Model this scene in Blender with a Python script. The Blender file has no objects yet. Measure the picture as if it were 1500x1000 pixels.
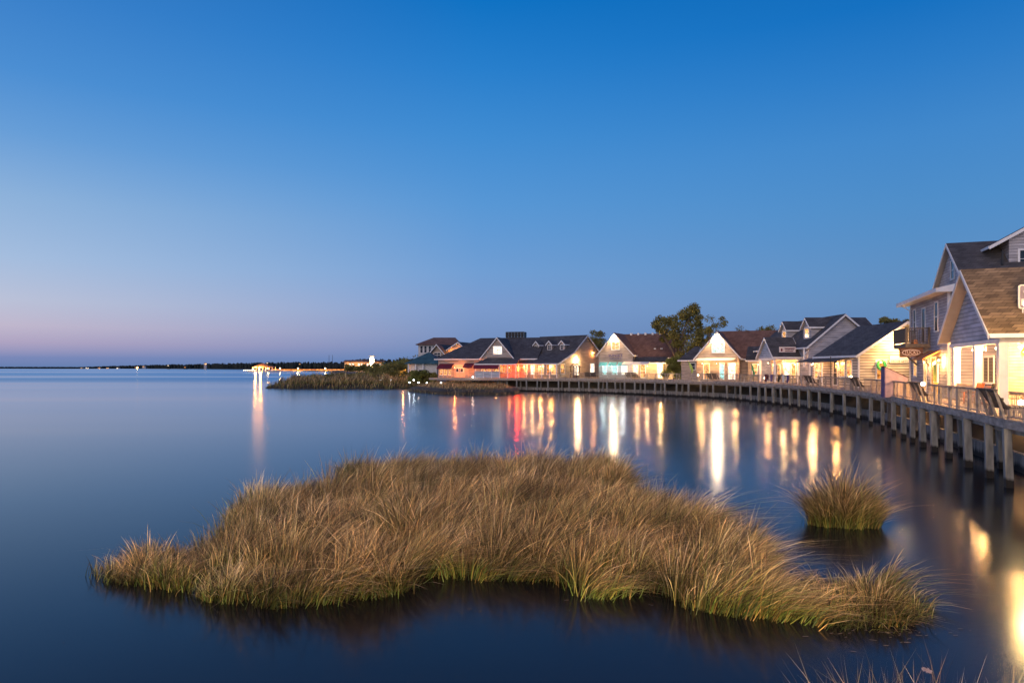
import bpy, bmesh, math, random
import numpy as np
from mathutils import Vector, Matrix
random.seed(7); RNG = np.random.default_rng(11)
S = bpy.context.scene
COL = S.collection
CZ = 4.5; HY = 538.0; CX = 750.0; F = 1000.0      # camera height, horizon row, principal column, focal length in photo pixels

# ------------------------------------------------------------------ camera
cam = bpy.data.objects.new('camera', bpy.data.cameras.new('camera')); COL.objects.link(cam)
cam.location = (0, 0, CZ); cam.rotation_euler = (math.pi/2, 0, 0)
cam.data.sensor_width = 36; cam.data.lens = 24; cam.data.shift_y = (HY-500)/1500
cam.data.clip_start = .1; cam.data.clip_end = 30000
S.camera = cam
S.view_settings.view_transform = 'Standard'; S.view_settings.look = 'None'
S.view_settings.exposure = 0; S.view_settings.gamma = 1

# ------------------------------------------------------------------ materials
def lin(c):
    return tuple(((v/255)/12.92 if v/255 <= .04045 else ((v/255+.055)/1.055)**2.4) for v in c)
def nmat(name):
    m = bpy.data.materials.new(name); m.use_nodes = True
    return m, m.node_tree.nodes, m.node_tree.links, m.node_tree.nodes['Principled BSDF']
def mapping(n, l, scale, coord='Object'):
    tc = n.new('ShaderNodeTexCoord'); mp = n.new('ShaderNodeMapping')
    mp.inputs['Scale'].default_value = scale
    l.new(tc.outputs[coord], mp.inputs[0]); return mp.outputs[0]
def ramp(n, l, fac, stops):
    r = n.new('ShaderNodeValToRGB'); e = r.color_ramp.elements
    while len(e) < len(stops): e.new(.5)
    for i, (p, c) in enumerate(stops):
        e[i].position = p; e[i].color = (*c, 1)
    l.new(fac, r.inputs[0]); return r.outputs[0]
def math_(n, l, op, a, b=None):
    m = n.new('ShaderNodeMath'); m.operation = op
    for i, v in enumerate((a, b)):
        if v is None: continue
        if isinstance(v, (int, float)): m.inputs[i].default_value = v
        else: l.new(v, m.inputs[i])
    return m.outputs[0]
def noisy(name, c, rough=.7, scale=(3, 3, 3), amt=.3, bump=0.0, metallic=0):
    m, n, l, p = nmat(name)
    v = mapping(n, l, scale); t = n.new('ShaderNodeTexNoise'); t.inputs['Scale'].default_value = 1; t.inputs['Detail'].default_value = 5
    l.new(v, t.inputs[0])
    lo = tuple(x*(1-amt) for x in c); hi = tuple(min(1, x*(1+amt)) for x in c)
    l.new(ramp(n, l, t.outputs[0], [(.3, lo), (.7, hi)]), p.inputs['Base Color'])
    p.inputs['Roughness'].default_value = rough; p.inputs['Metallic'].default_value = metallic
    if bump:
        b = n.new('ShaderNodeBump'); b.inputs['Strength'].default_value = bump; b.inputs['Distance'].default_value = .05
        l.new(t.outputs[0], b.inputs['Height']); l.new(b.outputs[0], p.inputs['Normal'])
    return m
def siding(name, c, pitch=.2, c2=None, strength=1.0, gap=.12):
    """horizontal clapboards: sawtooth profile in z plus board-to-board colour change"""
    m, n, l, p = nmat(name)
    tc = n.new('ShaderNodeTexCoord'); sp = n.new('ShaderNodeSeparateXYZ'); l.new(tc.outputs['Object'], sp.inputs[0])
    z = math_(n, l, 'DIVIDE', sp.outputs[2], pitch); fr = math_(n, l, 'FRACT', z); fl = math_(n, l, 'FLOOR', z)
    cb = n.new('ShaderNodeCombineXYZ'); l.new(fl, cb.inputs[2])
    xx = math_(n, l, 'MULTIPLY', math_(n, l, 'ADD', sp.outputs[0], sp.outputs[1]), .35); l.new(xx, cb.inputs[0])
    t = n.new('ShaderNodeTexNoise'); t.inputs['Scale'].default_value = 1.7; t.inputs['Detail'].default_value = 6; l.new(cb.outputs[0], t.inputs[0])
    lo = tuple(x*.72 for x in c); hi = c2 or tuple(min(1, x*1.18) for x in c)
    base = ramp(n, l, t.outputs[0], [(.35, lo), (.65, hi)])
    lap = ramp(n, l, fr, [(0, (.18,)*3), (gap, (.25,)*3), (gap+.06, (1,)*3)])       # the thin gap under each board
    mx = n.new('ShaderNodeMix'); mx.data_type = 'RGBA'; mx.blend_type = 'MULTIPLY'; mx.inputs[0].default_value = .8*strength
    l.new(base, mx.inputs[6]); l.new(lap, mx.inputs[7]); l.new(mx.outputs[2], p.inputs['Base Color'])
    b = n.new('ShaderNodeBump'); b.inputs['Strength'].default_value = .7; b.inputs['Distance'].default_value = .03; b.invert = True
    l.new(fr, b.inputs['Height']); l.new(b.outputs[0], p.inputs['Normal'])
    p.inputs['Roughness'].default_value = .75
    return m
def shingle(name, c1, c2, c3=None):
    m, n, l, p = nmat(name)
    tc = n.new('ShaderNodeTexCoord'); sp = n.new('ShaderNodeSeparateXYZ'); l.new(tc.outputs['Object'], sp.inputs[0])
    cb = n.new('ShaderNodeCombineXYZ'); l.new(math_(n, l, 'ADD', sp.outputs[0], sp.outputs[1]), cb.inputs[0]); l.new(math_(n, l, 'MULTIPLY', sp.outputs[2], 1.4), cb.inputs[1])
    br = n.new('ShaderNodeTexBrick'); br.inputs['Scale'].default_value = 1.0
    br.inputs['Brick Width'].default_value = .55; br.inputs['Row Height'].default_value = .24; br.inputs['Mortar Size'].default_value = .012
    br.inputs['Color1'].default_value = (*c1, 1); br.inputs['Color2'].default_value = (*c2, 1); br.inputs['Mortar'].default_value = (*[x*.45 for x in c1], 1)
    l.new(cb.outputs[0], br.inputs[0])
    t = n.new('ShaderNodeTexNoise'); t.inputs['Scale'].default_value = .9; t.inputs['Detail'].default_value = 6; l.new(tc.outputs['Object'], t.inputs[0])
    mx = n.new('ShaderNodeMix'); mx.data_type = 'RGBA'; mx.blend_type = 'MULTIPLY'; mx.inputs[0].default_value = .8
    l.new(br.outputs[0], mx.inputs[6]); l.new(ramp(n, l, t.outputs[0], [(.3, (.6,)*3), (.7, (1.2,)*3)]), mx.inputs[7])
    l.new(mx.outputs[2], p.inputs['Base Color']); p.inputs['Roughness'].default_value = .9
    b = n.new('ShaderNodeBump'); b.inputs['Strength'].default_value = .5; b.inputs['Distance'].default_value = .03
    l.new(br.outputs[0], b.inputs['Height']); l.new(b.outputs[0], p.inputs['Normal'])
    return m
def emit(name, c, s, var=True, scale=2.2, dark=.15):
    """a lit pane: uneven brightness, as a furnished room seen through glass"""
    m, n, l, p = nmat(name)
    p.inputs['Base Color'].default_value = (.02, .02, .02, 1); p.inputs['Roughness'].default_value = .15
    if var:
        v = mapping(n, l, (scale, scale, scale*1.3)); t = n.new('ShaderNodeTexNoise'); t.inputs['Scale'].default_value = 1; t.inputs['Detail'].default_value = 3
        l.new(v, t.inputs[0])
        col = ramp(n, l, t.outputs[0], [(.36, tuple(x*dark*k for x, k in zip(c, (1.2, .8, .6)))), (.50, tuple(x*.6 for x in c)), (.64, c)])
        l.new(col, p.inputs['Emission Color'])
    else: p.inputs['Emission Color'].default_value = (*c, 1)
    p.inputs['Emission Strength'].default_value = s
    return m
def wood(name, c, amt=.4, scale=(1.5, 1.5, 14)):
    return noisy(name, c, .85, scale, amt, .3)
M = {}
WARM = (1, .48, .15); WHT = (1, .86, .66); CYAN = (.55, 1, .95)
M['trim'] = noisy('white_trim', (.72, .72, .74), .6, (2, 2, 2), .08)
M['side_grey'] = siding('grey_siding', (.38, .33, .30))
M['side_shake'] = siding('weathered_shake', (.36, .29, .24), .22)
M['side_blue'] = siding('blue_grey_siding', (.40, .46, .56), .24, gap=.14)
M['side_violet'] = siding('pale_grey_siding', (.40, .39, .43), .22)
M['side_cream'] = siding('cream_siding', (.66, .57, .45), .27, strength=1.1, gap=.26)
M['side_cream_flat'] = noisy('soffit_paint', (.46, .43, .41), .7, (2, 2, 2), .1)
M['side_tan'] = siding('tan_siding', (.40, .33, .25), .18)
M['roof_dark'] = shingle('dark_shingles', (.062, .058, .060), (.098, .092, .095))
M['roof_brown'] = shingle('brown_shingles', (.17, .085, .06), (.23, .12, .085))  # brown, with the reddish lamplight on the shop roofs mixed into the colour
M['roof_tan'] = shingle('tan_shingles', (.15, .095, .05), (.40, .26, .14))
M['roof_teal'] = shingle('teal_shingles', (.025, .085, .11), (.04, .11, .14))
M['glass'] = noisy('dark_glass', (.02, .025, .03), .08, (2, 2, 2), .3)
M['lit_warm'] = emit('window_light_warm', WARM, 1.6)
M['lit_amber'] = emit('window_light_amber', (1, .36, .07), 1.3)
M['lit_white'] = emit('window_light_white', WHT, 2.6, dark=.4)
M['lit_cyan'] = emit('window_light_cool', (.45, .95, .9), 1.6, dark=.3)
M['lit_red'] = emit('red_neon', (1, .03, .01), 7, False)
M['lit_yel'] = emit('neon_tube', (1, .42, .04), 9, False)
M['bulb'] = emit('bulb', (1, .72, .4), 14, False)
M['bulb_white'] = emit('white_bulb', (.9, .95, 1), 12, False)
M['deck'] = wood('weathered_deck', (.36, .30, .25), .35, (6, 1.2, 6))
M['pile'] = wood('piling_wood', (.27, .26, .23), .4, (5, 5, 1.2))
M['pile_wet'] = wood('wet_piling', (.035, .03, .028), .3, (5, 5, 2))
M['rail'] = wood('rail_wood', (.36, .30, .25), .4, (3, 3, 3))
M['wall_plank'] = wood('bulkhead_planks', (.36, .33, .29), .4, (4, 4, .7))
M['maroon'] = noisy('maroon_canvas', (.13, .01, .03), .8, (4, 4, 4), .25)
M['green'] = noisy('green_cloth', (.05, .42, .12), .7, (4, 4, 4), .25)
M['lime'] = noisy('lime_cloth', (.45, .6, .12), .7, (4, 4, 4), .2)
M['purple'] = noisy('purple_canvas', (.10, .07, .20), .8, (3, 3, 3), .3)
M['mauve'] = noisy('mauve_canvas', (.30, .24, .30), .8, (3, 3, 3), .2)
M['black'] = noisy('dark_metal', (.02, .02, .022), .5, (3, 3, 3), .3)
M['yellow'] = noisy('yellow_paint', (.75, .45, .02), .5, (3, 3, 3), .25)
M['orange'] = noisy('orange_paint', (.7, .2, .02), .5, (3, 3, 3), .2)
M['navy'] = noisy('navy_paint', (.04, .03, .20), .5, (3, 3, 3), .2)
M['signwood'] = wood('brown_sign_wood', (.12, .06, .04), .3, (1, 1, 6))
M['signpale'] = noisy('pale_sign_paint', (.62, .55, .54), .6, (3, 3, 3), .1)
M['signwhite'] = noisy('white_sign_paint', (.8, .78, .72), .6, (3, 3, 3), .06)
M['blackrail'] = noisy('balcony_wood', (.10, .09, .085), .8, (6, 6, 1), .3)
M['awn_teal'] = noisy('teal_canvas', (.10, .42, .45), .8, (3, 3, 3), .15)
M['stucco'] = noisy('pale_wall', (.5, .5, .5), .8, (2, 2, 2), .1)
M['plaster_warm'] = noisy('peach_wall', (.6, .42, .3), .8, (2, 2, 2), .12)
M['ground'] = noisy('dark_soil', (.06, .05, .035), .95, (.5, .5, .5), .5, .5)
M['mud'] = noisy('wet_mud', (.035, .026, .016), .9, (2, 2, 2), .5, .4)
M['far'] = noisy('far_woods', (.02, .026, .022), .95, (.2, .2, .2), .5)
M['bark'] = noisy('bark', (.16, .11, .08), .9, (6, 6, 1.5), .4, .5)
M['leaf'] = noisy('live_oak_leaves', (.19, .165, .035), .7, (.5, .5, .5), .55)
M['leaf2'] = noisy('shrub_leaves', (.16, .17, .03), .7, (.6, .6, .6), .5)
M['brick'] = noisy('terracotta', (.4, .16, .07), .8, (3, 3, 3), .3)

# ------------------------------------------------------------------ mesh helpers
class MB:
    def __init__(s): s.v = []; s.f = []
    def add(s, vs, fs):
        b = len(s.v); s.v += [tuple(x) for x in vs]; s.f += [tuple(b+i for i in f) for f in fs]; return s
    def box(s, a, b):
        x0, x1 = sorted((a[0], b[0])); y0, y1 = sorted((a[1], b[1])); z0, z1 = sorted((a[2], b[2]))
        return s.add([(x0,y0,z0),(x1,y0,z0),(x1,y1,z0),(x0,y1,z0),(x0,y0,z1),(x1,y0,z1),(x1,y1,z1),(x0,y1,z1)],
                     [(0,3,2,1),(4,5,6,7),(0,1,5,4),(1,2,6,5),(2,3,7,6),(3,0,4,7)])
    def beam(s, p, q, w, h, up=(0,0,1)):
        p = Vector(p); q = Vector(q); d = (q-p).normalized(); u = Vector(up)
        r = d.cross(u)
        if r.length < 1e-4: r = d.cross(Vector((1,0,0)))
        r.normalize(); u = r.cross(d).normalized(); vs = []
        for c in (p, q):
            for sx, sz in ((-1,-1),(1,-1),(1,1),(-1,1)): vs.append(c + r*sx*w/2 + u*sz*h/2)
        return s.add(vs, [(0,3,2,1),(4,5,6,7),(0,1,5,4),(1,2,6,5),(2,3,7,6),(3,0,4,7)])
    def slab(s, pts, t):
        """closed slab: polygon pts as its top, thickness t straight down"""
        n = len(pts); lo = [(p[0], p[1], p[2]-t) for p in pts]
        return s.add(list(pts)+lo, [tuple(range(n)), tuple(range(2*n-1, n-1, -1))] + [(i, i+n, (i+1) % n+n, (i+1) % n) for i in range(n)])
    def extr(s, prof, fn, a, b):
        """extrude a closed 2-D profile between a and b; fn(p0,p1,w)->xyz"""
        n = len(prof); vs = [fn(p[0], p[1], a) for p in prof]+[fn(p[0], p[1], b) for p in prof]
        return s.add(vs, [tuple(range(n)), tuple(range(2*n-1, n-1, -1))] + [(i, (i+1) % n, (i+1) % n+n, i+n) for i in range(n)])
    def tube(s, pts, rad, k=6):
        pts = [Vector(p) for p in pts]; vs = []; fs = []
        for i, p in enumerate(pts):
            d = (pts[min(i+1, len(pts)-1)]-pts[max(i-1, 0)]).normalized()
            a = d.cross(Vector((.3, .9, .2))).normalized(); b = d.cross(a)
            r = rad[i] if isinstance(rad, (list, tuple)) else rad
            vs += [p+a*math.cos(2*math.pi*j/k)*r+b*math.sin(2*math.pi*j/k)*r for j in range(k)]
        for i in range(len(pts)-1):
            fs += [(i*k+j, i*k+(j+1) % k, (i+1)*k+(j+1) % k, (i+1)*k+j) for j in range(k)]
        fs += [tuple(range(k))[::-1], tuple((len(pts)-1)*k+j for j in range(k))]
        return s.add(vs, fs)
    def ball(s, c, r, sx=1, sz=1, k=8, jit=0):
        vs = []; fs = []; rings = 5
        for i in range(1, rings):
            th = math.pi*i/rings
            for j in range(k):
                q = 1+random.uniform(-jit, jit)
                vs.append((c[0]+r*sx*q*math.sin(th)*math.cos(2*math.pi*j/k), c[1]+r*sx*q*math.sin(th)*math.sin(2*math.pi*j/k), c[2]+r*sz*q*math.cos(th)))
        vs += [(c[0], c[1], c[2]+r*sz), (c[0], c[1], c[2]-r*sz)]; T = len(vs)-2
        for i in range(rings-2):
            for j in range(k): fs.append((i*k+j, (i+1)*k+j, (i+1)*k+(j+1) % k, i*k+(j+1) % k))
        for j in range(k): fs.append((T, j, (j+1) % k)); fs.append((T+1, (rings-2)*k+(j+1) % k, (rings-2)*k+j))
        return s.add(vs, fs)
    def build(s, name, mat, parent=None):
        me = bpy.data.meshes.new(name); me.from_pydata([tuple(v) for v in s.v], [], s.f); me.update()
        bm = bmesh.new(); bm.from_mesh(me); bmesh.ops.recalc_face_normals(bm, faces=bm.faces); bm.to_mesh(me); bm.free()
        me.materials.append(M[mat] if isinstance(mat, str) else mat)
        o = bpy.data.objects.new(name, me); COL.objects.link(o)
        if parent: o.parent = parent
        return o
def tag(o, label=None, cat=None, group=None, kind=None):
    if label: o['label'] = label
    if cat: o['category'] = cat
    if group: o['group'] = group
    if kind: o['kind'] = kind
    return o
def empty(name, loc, rz=0, label=None, cat=None, group=None):
    o = bpy.data.objects.new(name, None); COL.objects.link(o); o.location = loc; o.rotation_euler = (0, 0, rz)
    o.empty_display_size = .3
    return tag(o, label, cat, group)
LP = 2.6
def lamp(loc, power, color=(1, .6, .3), r=.09, parent=None, name='lamp_light'):
    d = bpy.data.lights.new(name, 'POINT'); d.energy = power*LP; d.color = (color[0], color[1]*.76, color[2]*.5) if color[0] > .95 else color; d.shadow_soft_size = r
    o = bpy.data.objects.new(name, d); COL.objects.link(o); o.location = loc
    if parent: o.parent = parent
    return o
def text(s, size, mat, parent, loc, rot, name='lettering', w=None, ext=.008):
    c = bpy.data.curves.new('t', 'FONT'); c.body = s; c.size = size; c.align_x = 'CENTER'; c.align_y = 'CENTER'; c.extrude = ext; c.resolution_u = 2
    t = bpy.data.objects.new('t', c); COL.objects.link(t); bpy.context.view_layer.update()
    me = bpy.data.meshes.new_from_object(t.evaluated_get(bpy.context.evaluated_depsgraph_get()))
    wd = max(v.co.x for v in me.vertices)-min(v.co.x for v in me.vertices)
    if w:
        for v in me.vertices: v.co.x *= w/wd
    bpy.data.objects.remove(t); me.materials.clear(); me.materials.append(M[mat])
    o = bpy.data.objects.new(name, me); COL.objects.link(o); o.parent = parent; o.location = loc; o.rotation_euler = rot
    return o
def W(px, py, Y): return Vector(((px-CX)/F*Y, Y, CZ+(HY-py)/F*Y))
def G(px, py): Y = CZ*F/(py-HY); return ((px-CX)/F*Y, Y)       # point of the water plane seen at a pixel

# ------------------------------------------------------------------ house frame
class House:
    """local x = along the front (left to right seen from the front), y = depth behind the front, z up"""
    def __init__(s, name, O, u, label, cat='house', group=None):
        s.O = Vector((O[0], O[1])); s.u = Vector(u).normalized(); s.w = Vector((-s.u.y, s.u.x))
        s.root = empty(name, (O[0], O[1], 0), math.atan2(s.u.y, s.u.x), label, cat, group)
    def f(s, px, py, v=0):
        t = (px-CX)/F; d = Vector((t, 1)); Y = (v+s.O.dot(s.w))/d.dot(s.w); p = d*Y-s.O
        return p.dot(s.u), CZ+(HY-py)/F*Y
    def r(s, px, py, u=0):
        t = (px-CX)/F; d = Vector((t, 1)); Y = (u+s.O.dot(s.u))/d.dot(s.u); p = d*Y-s.O
        return p.dot(s.w), CZ+(HY-py)/F*Y
    def world(s, x, y, z): p = s.O+s.u*x+s.w*y; return Vector((p.x, p.y, z))
    def body(s, u0, u1, v0, v1, zb, ze, zr=None, axis='x', mat='side_grey', name='wall', mid=None):
        m = MB()
        if zr is None: m.box((u0, v0, zb), (u1, v1, ze))
        elif axis == 'y':
            c = (u0+u1)/2 if mid is None else mid
            m.extr([(u0, zb), (u1, zb), (u1, ze), (c, zr), (u0, ze)], lambda a, b, w: (a, w, b), v0, v1)
        else:
            c = (v0+v1)/2 if mid is None else mid
            m.extr([(v0, zb), (v1, zb), (v1, ze), (c, zr), (v0, ze)], lambda a, b, w: (w, a, b), u0, u1)
        return m.build(name, mat, s.root)
    def roof(s, u0, u1, v0, v1, ze, zr, axis='x', mat='roof_dark', over=.4, t=.14, mid=None, ends=(.35, .35), trim=True, parent=None, name='roof', zfar=None):
        """gable roof: two slabs + white rake boards and eave fascias"""
        m = MB(); tr = MB()
        if axis == 'y': a0, a1, b0, b1 = u0, u1, v0, v1; P = lambda a, b, z: (a, b, z)
        else: a0, a1, b0, b1 = v0, v1, u0, u1; P = lambda a, b, z: (b, a, z)
        c = (a0+a1)/2 if mid is None else mid
        zf = ze if zfar is None else zfar
        s0 = (zr-ze)/(c-a0); s1 = (zr-zf)/(a1-c)
        A0 = a0-over; A1 = a1+over; Z0 = ze-over*s0+.1; Z1 = zf-over*s1+.1; B0 = b0-ends[0]; B1 = b1+ends[1]; ZR = zr+.1
        m.slab([P(A0, B0, Z0+t), P(c, B0, ZR+t), P(c, B1, ZR+t), P(A0, B1, Z0+t)], t)
        m.slab([P(A1, B0, Z1+t), P(c, B0, ZR+t), P(c, B1, ZR+t), P(A1, B1, Z1+t)], t)
        o = m.build(name, mat, parent or s.root)
        sf = MB(); e = .004
        for A, Zz in ((A0, Z0), (A1, Z1)): sf.slab([P(A, B0, Zz-e), P(c, B0, ZR-e), P(c, B1, ZR-e), P(A, B1, Zz-e)], .03)
        sf.build('soffit', 'side_cream_flat', o)
        if trim:
            h = .26
            for B, sg in ((B0, -1), (B1, 1)):
                b = B+sg*.004
                for (ax, az) in ((A0, Z0), (A1, Z1)):
                    tr.add([P(ax, b, az+t-.03), P(c, b, ZR+t-.03), P(c, b, ZR+t-h-.03), P(ax, b, az+t-h-.03),
                            P(ax, b+sg*.05, az+t-.03), P(c, b+sg*.05, ZR+t-.03), P(c, b+sg*.05, ZR+t-h-.03), P(ax, b+sg*.05, az+t-h-.03)],
                           [(0,1,2,3),(7,6,5,4),(0,4,5,1),(3,2,6,7),(0,3,7,4),(1,5,6,2)])
            for A, sg, z in ((A0, -1, Z0), (A1, 1, Z1)):
                p = P(A+sg*.005, B0, z+t-.02); q = P(A+sg*.055, B1, z+t-.22)
                tr.box(p, q)
            tr.build('fascia', 'trim', s.root)
        return o
    def win(s, face, k, a0, a1, z0, z1, pane='glass', cols=2, rows=2, fw=.1, name='window', depth=.05, label=None):
        """face 'f': plane y=k looking -y; 'r': plane x=k looking +x; 'l': plane x=k looking -x"""
        if face == 'f': P = lambda a, d, z: (a, k-d, z)
        elif face == 'r': P = lambda a, d, z: (k+d, a, z)
        else: P = lambda a, d, z: (k-d, a, z)
        if a0 > a1: a0, a1 = a1, a0
        if z0 > z1: z0, z1 = z1, z0
        m = MB()
        m.box(P(a0-fw, 0.002, z1), P(a1+fw, depth, z1+fw)); m.box(P(a0-fw, 0.002, z0-fw), P(a1+fw, depth+.02, z0))
        m.box(P(a0-fw, 0.002, z0), P(a0, depth, z1)); m.box(P(a1, 0.002, z0), P(a1+fw, depth, z1))
        mw = min(.06, (a1-a0)*.06)
        for i in range(1, cols):
            x = a0+(a1-a0)*i/cols; m.box(P(x-mw/2, 0.004, z0), P(x+mw/2, depth-.01, z1))
        for i in range(1, rows):
            z = z0+(z1-z0)*i/rows; m.box(P(a0, 0.004, z-mw/2), P(a1, depth-.012, z+mw/2))
        fr = m.build(name, 'trim', s.root)
        if label: fr['label'] = label
        p = MB(); p.box(P(a0, 0.003, z0), P(a1, .015, z1)); p.build('pane', pane, fr)
        return fr
    def winf(s, v, px0, py0, px1, py1, **k):
        a0, z1 = s.f(px0, py0, v); a1, z0 = s.f(px1, py1, v); return s.win('f', v, a0, a1, z0, z1, **k)
    def winr(s, u, px0, py0, px1, py1, **k):
        a0, z1 = s.r(px0, py0, u); a1, z0 = s.r(px1, py1, u); return s.win('r', u, a0, a1, z0, z1, **k)
    def door(s, v, px0, py0, px1, zb, pane='lit_warm', face='f', u=None, **k):
        if face == 'f': a0, z1 = s.f(px0, py0, v); a1, _ = s.f(px1, py0, v); kk = v
        else: a0, z1 = s.r(px0, py0, u); a1, _ = s.r(px1, py0, u); kk = u
        d = s.win(face, kk, a0, a1, zb+.12, z1, pane=pane, cols=1, rows=k.get('rows', 2), name='door')
        return d
    def box(s, a, b, name, mat, parent=None):
        m = MB(); m.box(a, b); return m.build(name, mat, parent or s.root)
    def light(s, x, y, z, power, color=(1, .6, .3), r=.1, shade='black'):  # many of these lamps are assumed from the lit walls
        """porch lamp fixture: back plate and hood with a glowing bulb under it"""
        m = MB(); m.box((x-.09, y-.02, z+.16), (x+.09, y+.16, z+.22)); m.box((x-.05, y+.12, z-.1), (x+.05, y+.16, z+.16))
        fx = m.build('wall_lamp', shade, s.root)
        b = MB(); b.ball((x, y, z), .06); b.build('bulb', 'bulb', fx)
        lamp((x, y, z), power, color, r, s.root)
    def post(s, x, y, zb, zt, w=.2, mat='trim', name='porch_post'):
        m = MB(); m.box((x-w/2, y-w/2, zb), (x+w/2, y+w/2, zt)); m.box((x-w/2-.03, y-w/2-.03, zb), (x+w/2+.03, y+w/2+.03, zb+.2)); m.box((x-w/2-.03, y-w/2-.03, zt-.12), (x+w/2+.03, y+w/2+.03, zt-.004))
        return m.build(name, mat, s.root)

# ------------------------------------------------------------------ world: clear dusk sky after sunset, glow low on the left
wd = bpy.data.worlds.new('World'); S.world = wd; wd.use_nodes = True
n = wd.node_tree.nodes; l = wd.node_tree.links; bg = n['Background']
tc = n.new('ShaderNodeTexCoord'); sp = n.new('ShaderNodeSeparateXYZ'); l.new(tc.outputs['Generated'], sp.inputs[0])
zz = math_(n, l, 'MAXIMUM', sp.outputs[2], 0.0)
sq = math_(n, l, 'POWER', zz, .5)                 # more stops near the horizon
def sky_ramp(stops):
    return ramp(n, l, sq, [(math.sqrt(z), lin(c)) for z, c in stops])
left = sky_ramp([(0, (92,124,172)), (.012, (122,136,184)), (.03, (176,164,194)), (.05, (194,184,205)), (.08, (188,194,216)), (.13, (166,190,222)), (.20, (142,178,218)), (.27, (104,158,215)), (.335, (76,142,210)), (.42, (56,126,200)), (.62, (22,92,170)), (1, (10,66,140))])
mid = sky_ramp([(0, (94,126,176)), (.02, (104,136,186)), (.048, (118,146,194)), (.088, (124,155,205)), (.137, (113,158,211)), (.231, (88,151,213)), (.32, (64,140,210)), (.40, (40,127,204)), (.474, (14,114,195)), (.62, (8,92,172)), (1, (6,62,138))])
right = sky_ramp([(0, (88,120,170)), (.05, (98,134,182)), (.085, (100,142,190)), (.119, (96,144,195)), (.203, (80,142,201)), (.283, (66,136,203)), (.357, (44,124,199)), (.425, (20,112,192)), (.62, (8,88,165)), (1, (6,60,134))])
hl = math_(n, l, 'SQRT', math_(n, l, 'ADD', math_(n, l, 'MULTIPLY', sp.outputs[0], sp.outputs[0]), math_(n, l, 'MULTIPLY', sp.outputs[1], sp.outputs[1])))
az = math_(n, l, 'DIVIDE', sp.outputs[0], math_(n, l, 'MAXIMUM', hl, .001))
def mr(a, b):
    r = n.new('ShaderNodeMapRange'); r.inputs[1].default_value = a; r.inputs[2].default_value = b; l.new(az, r.inputs[0]); return r.outputs[0]
m1 = n.new('ShaderNodeMix'); m1.data_type = 'RGBA'; l.new(mr(-.62, -.05), m1.inputs[0]); l.new(left, m1.inputs[6]); l.new(mid, m1.inputs[7])
m2 = n.new('ShaderNodeMix'); m2.data_type = 'RGBA'; l.new(mr(-.05, .5), m2.inputs[0]); l.new(m1.outputs[2], m2.inputs[6]); l.new(right, m2.inputs[7])
# the physical sky with the sun below the horizon adds the last of its twilight
nis = n.new('ShaderNodeTexSky'); nis.sky_type = 'NISHITA'; nis.sun_disc = False; nis.sun_elevation = math.radians(-4); nis.sun_rotation = math.radians(-60); nis.ozone_density = 3
m3 = n.new('ShaderNodeMix'); m3.data_type = 'RGBA'; m3.blend_type = 'ADD'; m3.inputs[0].default_value = .05
l.new(m2.outputs[2], m3.inputs[6]); l.new(nis.outputs[0], m3.inputs[7])
l.new(m3.outputs[2], bg.inputs[0]); bg.inputs[1].default_value = 1.0

# broad soft warm fill, added from behind the camera to neutralise the blue
sd_ = bpy.data.lights.new('warm_fill_sun', 'SUN'); sd_.energy = 1.35; sd_.angle = math.radians(50); sd_.color = (1, .74, .55)
so_ = bpy.data.objects.new('warm_fill_sun', sd_); COL.objects.link(so_); so_.rotation_euler = Vector((.38, .80, -.42)).to_track_quat('-Z', 'Y').to_euler()

# ------------------------------------------------------------------ water
m, n, l, p = nmat('water'); n.remove(p)
tcw = n.new('ShaderNodeTexCoord')
def wn(scale, detail=3, rot=0):
    mp = n.new('ShaderNodeMapping'); mp.inputs['Scale'].default_value = scale; mp.inputs['Rotation'].default_value = (0, 0, rot)
    l.new(tcw.outputs['Object'], mp.inputs[0]); t = n.new('ShaderNodeTexNoise'); t.inputs['Scale'].default_value = 1; t.inputs['Detail'].default_value = detail
    l.new(mp.outputs[0], t.inputs[0]); return t.outputs[0]
big = wn((.004, .022, 1), 3, math.radians(-8))
r = n.new('ShaderNodeMapRange'); l.new(big, r.inputs[0]); r.inputs[1].default_value = .38; r.inputs[2].default_value = .62; r.inputs[3].default_value = .15; r.inputs[4].default_value = .20
b1 = n.new('ShaderNodeBump'); b1.inputs['Strength'].default_value = .03; b1.inputs['Distance'].default_value = .03; l.new(wn((.35, .9, 1), 4), b1.inputs['Height'])
b2 = n.new('ShaderNodeBump'); b2.inputs['Strength'].default_value = .05; b2.inputs['Distance'].default_value = .008; l.new(wn((4, 9, 1), 3), b2.inputs['Height'])
l.new(b1.outputs[0], b2.inputs['Normal'])
fr = n.new('ShaderNodeFresnel'); fr.inputs[0].default_value = 1.39
gl = n.new('ShaderNodeBsdfGlossy'); l.new(b2.outputs[0], gl.inputs['Normal']); l.new(r.outputs[0], gl.inputs['Roughness'])
l.new(ramp(n, l, fr.outputs[0], [(.05, (.90, .80, .80)), (.16, (.82, .85, .90)), (.40, (.76, .87, .97)), (.68, (.97, .98, 1))]), gl.inputs['Color'])   # reflection tint painted in by view angle
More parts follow.
